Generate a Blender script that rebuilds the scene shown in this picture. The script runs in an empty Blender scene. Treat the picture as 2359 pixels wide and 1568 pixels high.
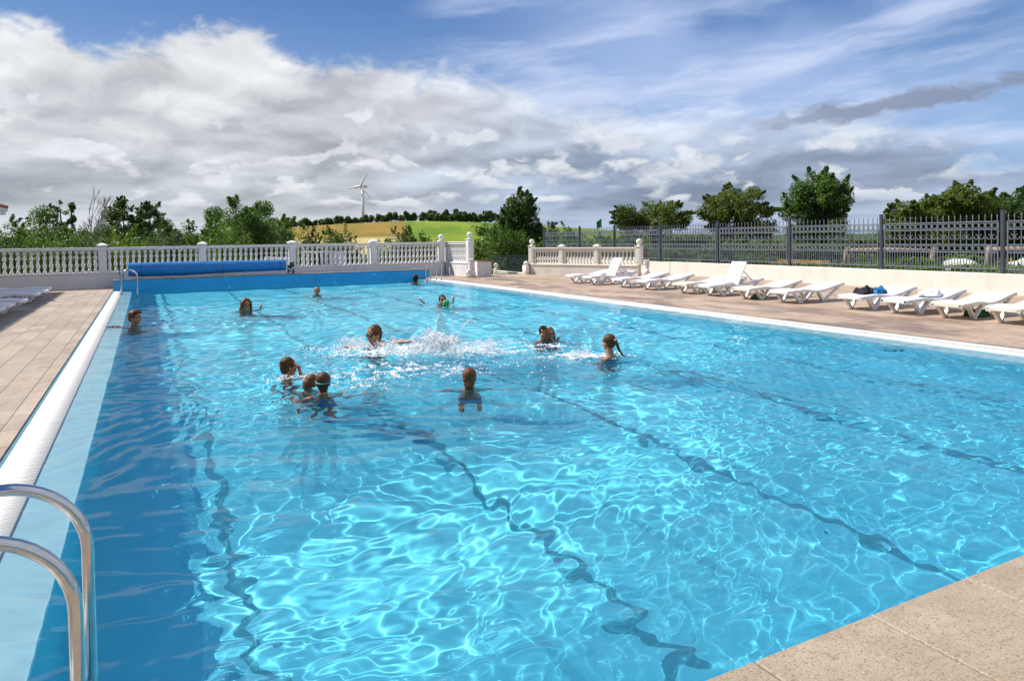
import bpy, bmesh, math, random
import numpy as np
from mathutils import Vector, Matrix, noise as mnoise

S = bpy.context.scene
C = S.collection
rad = math.radians
CAMZ = 1.69

# ------------------------------------------------------------------ camera
cam = bpy.data.cameras.new('camera')
cam_o = bpy.data.objects.new('camera', cam); C.objects.link(cam_o); S.camera = cam_o
YAW, PITCH, ROLL = rad(27.405), rad(-1.427), rad(-.792)
F_PX, PY = 1626.9, 588.2                      # focal length and principal row in a 2358 x 1568 frame
cy, sy, cp, sp, cr, sr = math.cos(YAW), math.sin(YAW), math.cos(PITCH), math.sin(PITCH), math.cos(ROLL), math.sin(ROLL)
CF = Vector((sy*cp, cy*cp, sp)); _r = Vector((cy, -sy, 0)); _u = _r.cross(CF)
CR = cr*_r + sr*_u; CU = -sr*_r + cr*_u
cam_o.matrix_world = Matrix.Translation((0, 0, CAMZ)) @ Matrix((CR, CU, -CF)).transposed().to_4x4()
cam.sensor_width = 36; cam.lens = 36*F_PX/2358; cam.shift_y = -(784-PY)/2358
cam.clip_start = .05; cam.clip_end = 6000

def ray(x, y):
    return CF*F_PX + CR*(x-1179) - CU*(y-PY)
def at_z(x, y, z=0):
    d = ray(x, y); t = (z-CAMZ)/d.z; return Vector((d.x*t, d.y*t, z))
def at_depth(x, y, Z):
    d = ray(x, y)*(Z/F_PX); return Vector((d.x, d.y, d.z+CAMZ))

# ------------------------------------------------------------------ sun
SUN_EL, SUN_AZ = rad(49.6), rad(-45)          # azimuth from +Y towards +X
SD = Vector((math.sin(SUN_AZ)*math.cos(SUN_EL), math.cos(SUN_AZ)*math.cos(SUN_EL), math.sin(SUN_EL)))
sun = bpy.data.lights.new('sun', 'SUN'); sun_o = bpy.data.objects.new('sun', sun); C.objects.link(sun_o)
sun_o.rotation_euler = SD.to_track_quat('Z', 'Y').to_euler()
sun.energy = 4.8; sun.angle = rad(.5); sun.color = (1, .95, .87)
sun.cycles.is_caustics_light = True

# ------------------------------------------------------------------ node helper
class G:
    """small expression builder for shader nodes"""
    def __init__(s, tree): s.t = tree
    def n(s, typ, **kw):
        n = s.t.nodes.new(typ)
        for k, v in kw.items():
            if k in ('inp',): continue
            setattr(n, k, v)
        return n
    def put(s, sock, v):
        if isinstance(v, (int, float)): sock.default_value = v
        elif isinstance(v, (tuple, list)):
            sock.default_value = tuple(v) if len(v) == len(sock.default_value) else (*v, 1)[:len(sock.default_value)]
        elif v is not None: s.t.links.new(v, sock)
    def m(s, op, a, b=None, c=None, clamp=False):
        n = s.n('ShaderNodeMath', operation=op); n.use_clamp = clamp
        s.put(n.inputs[0], a)
        if b is not None: s.put(n.inputs[1], b)
        if c is not None: s.put(n.inputs[2], c)
        return n.outputs[0]
    def add(s, a, b): return s.m('ADD', a, b)
    def sub(s, a, b): return s.m('SUBTRACT', a, b)
    def mul(s, a, b): return s.m('MULTIPLY', a, b)
    def xyz(s, x, y, z=0.0):
        n = s.n('ShaderNodeCombineXYZ')
        for i, v in enumerate((x, y, z)): s.put(n.inputs[i], v)
        return n.outputs[0]
    def sep(s, v):
        n = s.n('ShaderNodeSeparateXYZ'); s.put(n.inputs[0], v); return n.outputs
    def vadd(s, a, b):
        n = s.n('ShaderNodeVectorMath', operation='ADD'); s.put(n.inputs[0], a); s.put(n.inputs[1], b); return n.outputs[0]
    def vmul(s, a, b):
        n = s.n('ShaderNodeVectorMath', operation='MULTIPLY'); s.put(n.inputs[0], a); s.put(n.inputs[1], b); return n.outputs[0]
    def noise(s, v, scale=1, detail=4, rough=.5, dist=0, col=False):
        n = s.n('ShaderNodeTexNoise'); s.put(n.inputs['Vector'], v)
        n.inputs['Scale'].default_value = scale; n.inputs['Detail'].default_value = detail
        n.inputs['Roughness'].default_value = rough; n.inputs['Distortion'].default_value = dist
        return n.outputs['Color' if col else 'Fac']
    def step(s, v, a, b, lo=0, hi=1):
        n = s.n('ShaderNodeMapRange', interpolation_type='SMOOTHSTEP'); s.put(n.inputs[0], v)
        for i, q in enumerate((a, b, lo, hi)): s.put(n.inputs[i+1], q)
        return n.outputs[0]
    def mix(s, f, a, b, mode='MIX'):
        n = s.n('ShaderNodeMix', data_type='RGBA', blend_type=mode)
        s.put(n.inputs[0], f); s.put(n.inputs[6], a); s.put(n.inputs[7], b); return n.outputs[2]
    def curve(s, v, pts):
        n = s.n('ShaderNodeFloatCurve'); c = n.mapping.curves[0]
        while len(c.points) < len(pts): c.points.new(.5, .5)
        for p, q in zip(c.points, pts): p.location = q
        n.mapping.update(); s.put(n.inputs['Value'], v); return n.outputs[0]

# ------------------------------------------------------------------ world: sky with clouds
world = bpy.data.worlds.new('World'); S.world = world; world.use_nodes = True
def build_sky():
    g = G(world.node_tree); bg = world.node_tree.nodes['Background']
    sky = g.n('ShaderNodeTexSky', sky_type='NISHITA'); sky.sun_disc = False
    sky.sun_elevation = SUN_EL; sky.sun_rotation = SUN_AZ; sky.altitude = 50; sky.dust_density = .3; sky.ozone_density = 3
    d = g.n('ShaderNodeTexCoord').outputs['Generated']
    x, y, z = g.sep(d)
    u = g.sub(g.m('ARCTAN2', x, y), YAW)
    v = g.m('ARCSINE', z)
    vc = g.m('MAXIMUM', v, 0.0)
    # perspective of a flat layer: features flatten towards the horizon
    Y = g.mul(g.m('LOGARITHM', g.add(vc, .085), 2.718), 3.3)
    X = g.mul(u, 6.2)
    P = g.xyz(X, Y, 0)
    warp = g.vmul(g.noise(P, .9, 2, .5, 0, True), (1.1, .7, .5))
    Pw = g.vadd(P, warp)
    def relief(p, off, sc, det, ro):
        a, b = g.noise(p, sc, det, ro), g.noise(g.vadd(p, off), sc, det, ro)
        return a, g.sub(a, b)
    n1, r1 = relief(Pw, (.16, -.30, 0), .62, 7, .46)             # big masses, lit from the upper left
    P2 = g.vadd(Pw, (7.3, 2.1, 4))
    n2, r2 = relief(P2, (.07, -.15, 0), 1.5, 7, .50)
    nf = g.noise(P, 4.5, 7, .6, .5)
    uu = g.m('MULTIPLY_ADD', u, .5/.7, .5)
    def U(px): return .5 + math.atan((px-1179)/1627)*.5/.7
    def V(px, py): return math.atan((552-(px-1179)*.0138-py)/1627*math.cos(math.atan((px-1179)/1627)))
    pts = [(-200, 30), (20, 60), (110, 75), (230, 135), (300, 130), (400, 100), (520, 75), (610, 100), (680, 135), (900, 160), (1100, 172), (1290, 225), (1450, 248), (1700, 256), (1950, 262), (2150, 290), (2358, 350)]
    top = g.curve(uu, [(0, V(*pts[0])*2)] + [(U(a), V(a, b)*2) for a, b in pts] + [(1, .3)])
    top = g.mul(top, .5)
    edge = g.add(g.sub(top, v), g.mul(g.sub(nf, .5), .060))
    edge = g.add(edge, g.mul(g.sub(n2, .5), .085))
    soft = g.step(u, -.3, .2, .022, .055)
    dens = g.step(edge, -.012, soft)
    hb = g.step(g.add(v, g.mul(g.sub(n1, .5), .22)), .075, .205)
    side = g.step(g.add(u, g.mul(g.sub(n1, .5), .3)), -.30, .12)
    low = g.mix(side, (.41, .44, .48), (.265, .325, .435))
    hi = g.mix(side, (.60, .615, .64), (.49, .535, .63))
    base = g.mix(hb, low, hi)
    lum = g.add(g.add(1.0, g.mul(g.sub(n1, .5), .95)), g.add(g.mul(r1, 1.15), g.mul(r2, 1.05)))
    lum = g.add(lum, g.mul(g.sub(nf, .5), .10))
    lum = g.m('MINIMUM', g.m('MAXIMUM', lum, .70), g.m('MULTIPLY_ADD', side, .45, 1.20))
    cl = g.mix(1.0, base, g.xyz(lum, lum, g.m('MULTIPLY_ADD', lum, .92, .08)), 'MULTIPLY')
    # separate bright cumulus heads in the lower band: sharp lit tops, bases that melt away
    Q = g.vadd(g.vmul(P, (1.55, .95, 1)), g.vmul(g.noise(g.vmul(P, (1.5, 1, 1)), 2.0, 6, .6, 0, True), (.75, .62, 0)))
    def heads(off, lo, hi_, th):
        q = g.vadd(Q, off); a = g.noise(q, 1.15, 3, .45); b = g.noise(g.vadd(q, (.03, .30, 0)), 1.15, 3, .45)
        k = g.mul(g.step(a, th, th+.055), g.step(g.sub(a, b), .0, .16))
        return g.mul(k, g.mul(g.step(v, lo, lo+.03), g.step(v, hi_+.05, hi_)))
    hd = g.m('MULTIPLY_ADD', nf, .5, .74)
    cl = g.mix(g.mul(heads((3.7, 9.2, 1), .028, .13, .51), .78), cl, g.mix(1.0, (.68, .71, .74), g.xyz(hd, hd, hd), 'MULTIPLY'))
    cl = g.mix(g.mul(heads((13.1, 2.4, 6), .05, .17, .52), .75), cl, g.mix(1.0, (.64, .67, .71), g.xyz(hd, hd, hd), 'MULTIPLY'))
    # pale strip near the horizon
    hz = g.mul(g.step(v, .052, .018), g.step(g.noise(g.vmul(P, (.7, 2.4, 1)), 1.0, 4), .30, .55))
    cl = g.mix(g.mul(hz, .8), cl, g.mix(side, (.58, .62, .66), (.42, .49, .61)))
    # clear sky with streaky high cloud
    skyc = g.mix(1.0, sky.outputs[0], (.076, .076, .080), 'MULTIPLY')
    skyc = g.mix(.70, skyc, g.mix(g.step(v, .10, .36), (.23, .38, .64), (.050, .150, .40)))
    ru = g.add(u, g.mul(v, -.35)); rv = g.add(v, g.mul(u, -.07))
    cw = g.noise(g.xyz(g.mul(u, 3), g.mul(v, 5), 3), 1.2, 3, .5, 0, True)
    cir = g.noise(g.vadd(g.xyz(g.mul(ru, 3.2), g.mul(rv, 20), 2), g.vmul(cw, (.9, 1.5, 0))), 1.0, 8, .58)
    cmask = g.mul(g.step(cir, .40, .72), g.step(g.add(u, g.mul(g.sub(n1, .5), .8)), -.25, .10))
    cmask = g.mul(cmask, g.step(v, .36, .20, .62, 1))
    veil = g.mul(g.step(g.noise(g.vadd(g.vmul(P, (.8, .9, 1)), (2, 5, 8)), .8, 4, .5), .38, .66), g.step(u, -.12, .22))
    skyc = g.mix(g.mul(veil, .55), skyc, (.40, .50, .74))
    skyc = g.mix(g.mul(cmask, .72), skyc, (.56, .63, .80))
    # one small wisp high on the left
    out = g.mix(dens, skyc, cl)
    # dark streak at the upper right
    sv = g.sub(v, g.add(V(2100, 238), g.mul(g.sub(u, math.atan((2100-1179)/1627)), (V(2358, 180)-V(1900, 262))/(math.atan(1179/1627)-math.atan(721/1627)))))
    w = g.add(g.m('ABSOLUTE', sv), g.add(g.mul(g.sub(nf, .5), -.045), g.mul(g.sub(n2, .5), -.04)))
    st = g.mul(g.step(w, .015, .002), g.step(g.add(u, g.mul(g.sub(n2, .5), .25)), .22, .46))
    out = g.mix(g.mul(st, .85), out, (.20, .235, .33))
    final = g.mix(1.0, out, (8.9, 8.9, 8.9), 'MULTIPLY')
    world.node_tree.links.new(final, bg.inputs[0]); bg.inputs[1].default_value = .1
build_sky()
world.cycles.sampling_method = 'MANUAL'; world.cycles.sample_map_resolution = 512
S.view_settings.view_transform = 'Standard'; S.view_settings.look = 'None'; S.view_settings.exposure = .52; S.view_settings.gamma = 1
S.cycles.use_adaptive_sampling = False; S.cycles.max_bounces = 10; S.cycles.transmission_bounces = 8; S.cycles.transparent_max_bounces = 8; S.cycles.diffuse_bounces = 3
S.cycles.caustics_reflective = False; S.cycles.caustics_refractive = True; S.cycles.sample_clamp_indirect = 8

# ------------------------------------------------------------------ materials
def principled(name):
    m = bpy.data.materials.new(name); m.use_nodes = True
    return m, G(m.node_tree), m.node_tree.nodes['Principled BSDF']
def mat(name, col, rough=.6, metal=0, var=.12, scale=6, bump=0, bscale=60, spec=.5, col2=None, coat=0):
    """colour with soft uneven wear, optional fine bump"""
    m, g, b = principled(name)
    co = g.n('ShaderNodeTexCoord').outputs['Object']
    n = g.noise(co, scale, 6, .6)
    c2 = col2 or tuple(c*(1-var*2) for c in col)
    g.put(b.inputs['Base Color'], g.mix(g.step(n, .35, .68), col, c2))
    g.put(b.inputs['Roughness'], g.m('MULTIPLY_ADD', n, .25, rough-.12))
    b.inputs['Metallic'].default_value = metal; b.inputs['Specular IOR Level'].default_value = spec
    b.inputs['Coat Weight'].default_value = coat
    if bump:
        bp = g.n('ShaderNodeBump'); bp.inputs['Strength'].default_value = bump; bp.inputs['Distance'].default_value = .01
        g.put(bp.inputs['Height'], g.noise(co, bscale, 5, .6)); g.put(b.inputs['Normal'], bp.outputs[0])
    return m

def deck_material(name, warm, wet=False, row=.30, brick=.62, plank=True):
    m, g, b = principled(name)
    co = g.n('ShaderNodeTexCoord').outputs['Object']
    rot = g.n('ShaderNodeMapping'); rot.inputs['Rotation'].default_value = (0, 0, rad(90)); g.put(rot.inputs[0], co)
    br = g.n('ShaderNodeTexBrick'); g.put(br.inputs['Vector'], rot.outputs[0])
    br.inputs['Scale'].default_value = 1; br.inputs['Brick Width'].default_value = brick; br.inputs['Row Height'].default_value = row
    br.inputs['Mortar Size'].default_value = .0065; br.inputs['Mortar Smooth'].default_value = .2; br.offset = .5
    br.inputs['Color1'].default_value = (0, 0, 0, 1); br.inputs['Color2'].default_value = (1, 1, 1, 1); br.inputs['Mortar'].default_value = (.5, .5, .5, 1)
    big = g.noise(co, .45, 5, .6); mid = g.noise(g.vmul(co, (9, 2.2, 1)), 1, 6, .65)
    fine = g.noise(g.vmul(co, (60, 14, 1)), 1, 4, .6)
    c = g.mix(g.step(mid, .3, .7), warm[0], warm[1])
    c = g.mix(g.mul(g.step(big, .42, .68), .55), c, warm[2])
    tone = g.m('MULTIPLY_ADD', br.outputs['Color'], .30, .83)
    grime = g.step(g.noise(g.vmul(co, (1.6, .7, 1)), 1.1, 7, .7, .4), .54, .66)
    c = g.mix(g.mul(grime, .38), c, tuple(q*.52 for q in warm[1]))
    c = g.mix(1, c, g.xyz(tone, tone, tone), 'MULTIPLY')
    f2 = g.m('MULTIPLY_ADD', fine, .5, .75)
    c = g.mix(1, c, g.xyz(f2, f2, f2), 'MULTIPLY')
    spots = g.step(g.noise(co, 2.6, 5, .7), .66, .74)
    c = g.mix(g.mul(spots, .35), c, (.62, .50, .40))
    rough = g.m('MULTIPLY_ADD', fine, .3, .5)
    if wet:
        wv = g.noise(g.vmul(co, (1.0, .45, 1)), .9, 6, .65, .3)
        x, y, z = g.sep(co)
        wm = g.mul(g.step(wv, .47, .58), g.step(x, 15.2, 12.0))
        c = g.mix(g.mul(wm, .62), c, (.17, .085, .045))
        rough = g.m('MULTIPLY_ADD', wm, -.35, rough)
    c = g.mix(g.mul(br.outputs['Fac'], .85), c, (.085, .065, .05))
    g.put(b.inputs['Base Color'], c); g.put(b.inputs['Roughness'], rough)
    bp = g.n('ShaderNodeBump'); bp.inputs['Strength'].default_value = .5; bp.inputs['Distance'].default_value = .006
    g.put(bp.inputs['Height'], g.sub(g.mul(fine, .5), g.mul(br.outputs['Fac'], 1.2))); g.put(b.inputs['Normal'], bp.outputs[0])
    return m

M = {}
M['deck_left'] = deck_material('rosy_pavers', [(.34, .265, .20), (.28, .21, .155), (.38, .31, .245)])
M['deck_right'] = deck_material('worn_pavers', [(.43, .315, .225), (.35, .245, .165), (.47, .37, .285)], wet=True)
def slab_material():
    m, g, b = principled('speckled_stone')
    co = g.n('ShaderNodeTexCoord').outputs['Object']
    n1 = g.noise(co, 95, 3, .65); n2 = g.noise(co, 42, 5, .75); n3 = g.noise(co, 2.4, 5, .6)
    c = g.mix(g.step(n3, .35, .7), (.315, .245, .17), (.385, .315, .23))
    c = g.mix(g.mul(g.step(n2, .50, .64), .7), c, (.22, .15, .09))
    c = g.mix(g.mul(g.step(n1, .57, .65), .75), c, (.10, .065, .04))
    c = g.mix(g.mul(g.step(n1, .39, .33), .5), c, (.60, .50, .38))
    g.put(b.inputs['Base Color'], c); b.inputs['Roughness'].default_value = .72
    bp = g.n('ShaderNodeBump'); bp.inputs['Strength'].default_value = .35; bp.inputs['Distance'].default_value = .003
    g.put(bp.inputs['Height'], n2); g.put(b.inputs['Normal'], bp.outputs[0])
    return m
M['slab'] = slab_material()
def pool_material():
    m, g, b = principled('pool_paint')
    co = g.n('ShaderNodeTexCoord').outputs['Object']
    x, y, z = g.sep(co)
    n = g.noise(co, 1.3, 5, .6)
    c = g.mix(g.step(n, .3, .7), (.115, .745, .97), (.14, .79, .98))
    f = g.noise(co, 30, 3, .6)
    c = g.mix(g.mul(g.step(f, .6, .8), .2), c, (.06, .62, .82))
    g.put(b.inputs['Base Color'], c); b.inputs['Roughness'].default_value = .6
    return m
M['pool'] = pool_material()
M['lane'] = mat('lane_paint', (.03, .33, .48), .6, var=.1)
M['ledge'] = mat('pale_blue_ledge', (.38, .70, .82), .5, var=.05, scale=3, bump=.15, bscale=120)
M['endwall'] = mat('blue_wall_paint', (.015, .34, .68), .5, var=.06, scale=1.5, bump=.1, bscale=40)
def grate_material():
    m, g, b = principled('white_grating')
    co = g.n('ShaderNodeTexCoord').outputs['Object']; x, y, z = g.sep(co)
    n = g.noise(g.vmul(co, (3, .9, 1)), 1.6, 6, .65); f = g.noise(co, 30, 4, .6)
    inner = g.m('MAXIMUM', g.step(g.add(x, g.mul(g.sub(n, .5), .22)), -.84, -.745), g.step(g.add(x, g.mul(g.sub(n, .5), .2)), 10.62, 10.53))
    inner = g.mul(inner, g.m('MAXIMUM', g.step(x, 5, 4), g.step(x, 10, 10.2)))
    c = g.mix(g.mul(inner, .14), (.72, .71, .69), (.62, .52, .33))
    c = g.mix(g.mul(g.step(n, .55, .75), .18), c, (.58, .56, .52))
    c = g.mix(g.mul(g.step(f, .62, .72), .3), c, (.50, .47, .42))
    g.put(b.inputs['Base Color'], c); b.inputs['Roughness'].default_value = .65
    return m
M['grate'] = grate_material()
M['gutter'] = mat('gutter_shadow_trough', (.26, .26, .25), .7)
M['joint'] = mat('blue_edge_seal', (.05, .18, .26), .6)
M['coping'] = mat('grey_coping', (.16, .14, .12), .8, col2=(.36, .33, .29), scale=14)
M['platform'] = mat('platform_concrete', (.45, .41, .38), .8, col2=(.34, .30, .28), scale=3)
def plaster(name, col, stain, amt=.5, s=1.6):
    m, g, b = principled(name)
    co = g.n('ShaderNodeTexCoord').outputs['Object']
    n = g.noise(g.vmul(co, (1, 1, .45)), s, 7, .65); n2 = g.noise(co, 9, 6, .7)
    c = g.mix(g.mul(g.step(n, .46, .72), amt), col, stain)
    c = g.mix(g.mul(g.step(n2, .66, .76), amt*.7), c, tuple(q*.55 for q in stain))
    g.put(b.inputs['Base Color'], c); b.inputs['Roughness'].default_value = .72
    bp = g.n('ShaderNodeBump'); bp.inputs['Strength'].default_value = .25; bp.inputs['Distance'].default_value = .004
    g.put(bp.inputs['Height'], g.noise(co, 45, 5, .6)); g.put(b.inputs['Normal'], bp.outputs[0])
    return m
M['white_wall'] = plaster('weathered_white_plaster', (.72, .69, .68), (.50, .50, .47), .5)
M['baluster'] = plaster('white_cast_stone', (.77, .75, .735), (.57, .53, .51), .45, 3)
M['cream_wall'] = plaster('cream_plaster', (.74, .70, .625), (.60, .53, .43), .55)
M['cream'] = plaster('cream_cast_stone', (.77, .73, .64), (.66, .64, .50), .35, 3)
M['statue'] = plaster('statue_stone', (.74, .70, .62), (.48, .42, .34), .6, 9)
M['terracotta'] = mat('terracotta_tile', (.40, .15, .08), .8, var=.2, scale=10)
M['iron'] = mat('dark_painted_iron', (.050, .062, .082), .42, var=.15, scale=8, spec=.6)
M['iron_hi'] = mat('grey_painted_iron', (.16, .19, .23), .4, var=.15, scale=8, spec=.6)
M['chrome'] = mat('polished_steel', (.58, .58, .58), .14, metal=1, var=.05, scale=20)
def plastic(name, col, dirt, amt):
    m, g, b = principled(name)
    co = g.n('ShaderNodeTexCoord').outputs['Object']; rnd_ = g.n('ShaderNodeObjectInfo').outputs['Random']
    p = g.vadd(co, g.xyz(g.mul(rnd_, 17), g.mul(rnd_, 9), 0))
    n = g.noise(p, 3.5, 6, .65); f = g.noise(g.vmul(p, (9, 3, 9)), 3, 5, .7)
    c = g.mix(g.mul(g.step(n, .48, .70), amt), col, dirt)
    c = g.mix(g.mul(g.step(f, .58, .72), amt), c, tuple(q*.8 for q in dirt))
    g.put(b.inputs['Base Color'], c); g.put(b.inputs['Roughness'], g.m('MULTIPLY_ADD', n, .35, .22)); return m
M['plastic'] = plastic('white_plastic', (.75, .75, .77), (.57, .56, .54), .5)
M['plastic_cream'] = plastic('yellowed_plastic', (.72, .70, .60), (.54, .51, .39), .6)
M['cover'] = mat('blue_cover_foil', (.003, .17, .47), .38, var=.10, scale=3, bump=.5, bscale=14, coat=.15)
M['black'] = mat('black_rubber', (.012, .012, .014), .5)
M['darkgreen'] = mat('dark_green_tarp', (.015, .045, .045), .6)
M['hub'] = mat('pale_blue_hub', (.10, .38, .55), .4)
M['green_ball'] = None
M['roof_tile'] = mat('orange_roof_tile', (.36, .12, .06), .8, scale=8, var=.2)
M['logwood'] = mat('weathered_log', (.34, .25, .19), .85, scale=7, var=.2, bump=.5, bscale=25)
M['yellow_wood'] = mat('golden_boards', (.55, .30, .06), .7, scale=5, var=.15)
M['rock'] = mat('pale_boulder', (.55, .54, .50), .9, scale=2.5, var=.25, bump=.8, bscale=6)
M['turbine'] = mat('turbine_white', (.62, .64, .66), .5, var=.02)
M['bark'] = mat('bark', (.10, .075, .055), .9, scale=12, var=.25, bump=.6, bscale=30)
M['bark_pale'] = mat('dead_bark', (.20, .16, .14), .9, scale=12, var=.2)
M['orange'] = mat('orange_plastic', (.62, .10, .03), .5)
M['towel'] = mat('white_towel', (.74, .74, .80), .95, var=.05, bump=.6, bscale=120)
M['cloth_black'] = mat('black_cloth', (.012, .012, .016), .9, bump=.5, bscale=60)
M['cloth_blue'] = mat('blue_patterned_cloth', (.01, .05, .24), .85, scale=16, col2=(.02, .26, .44))
M['bag_green'] = mat('dark_green_bag', (.01, .035, .02), .7, scale=9, col2=(.02, .15, .05))
M['flag_green'] = mat('green_flag', (.01, .22, .10), .8)
M['flag_white'] = mat('white_flag', (.75, .77, .80), .8)
M['goggle'] = mat('dark_goggle_rubber', (.015, .02, .03), .35)
M['teal'] = mat('teal_silicone', (.03, .36, .45), .4)
def skin_mat(name, col):
    m, g, b = principled(name)
    co = g.n('ShaderNodeTexCoord').outputs['Object']
    n = g.noise(co, 14, 4, .6)
    g.put(b.inputs['Base Color'], g.mix(g.step(n, .35, .7), col, (col[0]*.85, col[1]*.72, col[2]*.66)))
    b.inputs['Roughness'].default_value = .32; b.inputs['Subsurface Weight'].default_value = .12
    b.inputs['Subsurface Radius'].default_value = (.02, .008, .004); b.inputs['Subsurface Scale'].default_value = .5
    return m
M['skin'] = skin_mat('wet_skin', (.50, .225, .115)); M['skin_tan'] = skin_mat('wet_tanned_skin', (.42, .175, .08)); M['skin_pale'] = skin_mat('wet_pale_skin', (.56, .33, .235))
def hair_mat(name, col, hi):
    m, g, b = principled(name)
    co = g.n('ShaderNodeTexCoord').outputs['Object']
    n = g.noise(g.vmul(co, (130, 130, 22)), 1, 4, .6, .6)
    g.put(b.inputs['Base Color'], g.mix(g.step(n, .38, .68), col, hi)); b.inputs['Roughness'].default_value = .36; b.inputs['Specular IOR Level'].default_value = .18
    bp = g.n('ShaderNodeBump'); bp.inputs['Strength'].default_value = .9; bp.inputs['Distance'].default_value = .006
    g.put(bp.inputs['Height'], n); g.put(b.inputs['Normal'], bp.outputs[0])
    return m
M['hair_dark'] = hair_mat('wet_dark_hair', (.014, .008, .005), (.04, .021, .011))
M['hair_brown'] = hair_mat('wet_brown_hair', (.045, .019, .007), (.17, .072, .025))
M['hair_auburn'] = hair_mat('wet_auburn_hair', (.07, .027, .008), (.25, .10, .032))
M['hair_blond'] = hair_mat('wet_blond_hair', (.17, .095, .04), (.42, .26, .11))
M['eye'] = mat('eye_dark', (.02, .014, .012), .2); M['mouth'] = mat('lips', (.25, .06, .045), .4); M['teeth'] = mat('teeth', (.75, .72, .66), .3)

def leaf_mat(name, cols, trans=.35):
    m = bpy.data.materials.new(name); m.use_nodes = True; g = G(m.node_tree); t = m.node_tree; t.nodes.clear()
    o = g.n('ShaderNodeOutputMaterial')
    geo = g.n('ShaderNodeNewGeometry')
    n = g.noise(geo.outputs['Position'], .9, 3, .6)
    r = g.add(g.mul(geo.outputs['Random Per Island'], .6), g.mul(n, .7))
    c = g.mix(g.step(r, .25, .62), cols[0], cols[1]); c = g.mix(g.step(r, .72, 1.05), c, cols[2])
    d = g.n('ShaderNodeBsdfPrincipled'); g.put(d.inputs['Base Color'], c); d.inputs['Roughness'].default_value = .5; d.inputs['Specular IOR Level'].default_value = .35
    tr = g.n('ShaderNodeBsdfTranslucent'); g.put(tr.inputs[0], g.mix(1, c, (1.35, 1.5, .55), 'MULTIPLY'))
    mx = g.n('ShaderNodeMixShader'); mx.inputs[0].default_value = trans
    t.links.new(d.outputs[0], mx.inputs[1]); t.links.new(tr.outputs[0], mx.inputs[2]); t.links.new(mx.outputs[0], o.inputs[0])
    return m
M['leaf_deep'] = leaf_mat('deep_green_leaves', [(.020, .050, .012), (.055, .105, .020), (.12, .17, .03)])
M['leaf_mid'] = leaf_mat('mid_green_leaves', [(.034, .082, .014), (.085, .155, .025), (.17, .23, .045)])
M['leaf_light'] = leaf_mat('light_green_leaves', [(.055, .115, .020), (.12, .20, .035), (.22, .29, .06)])
M['leaf_olive'] = leaf_mat('olive_leaves', [(.036, .068, .012), (.090, .135, .018), (.19, .19, .025)])
M['leaf_grey'] = leaf_mat('grey_green_leaves', [(.050, .082, .040), (.09, .13, .06), (.16, .20, .10)])

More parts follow.
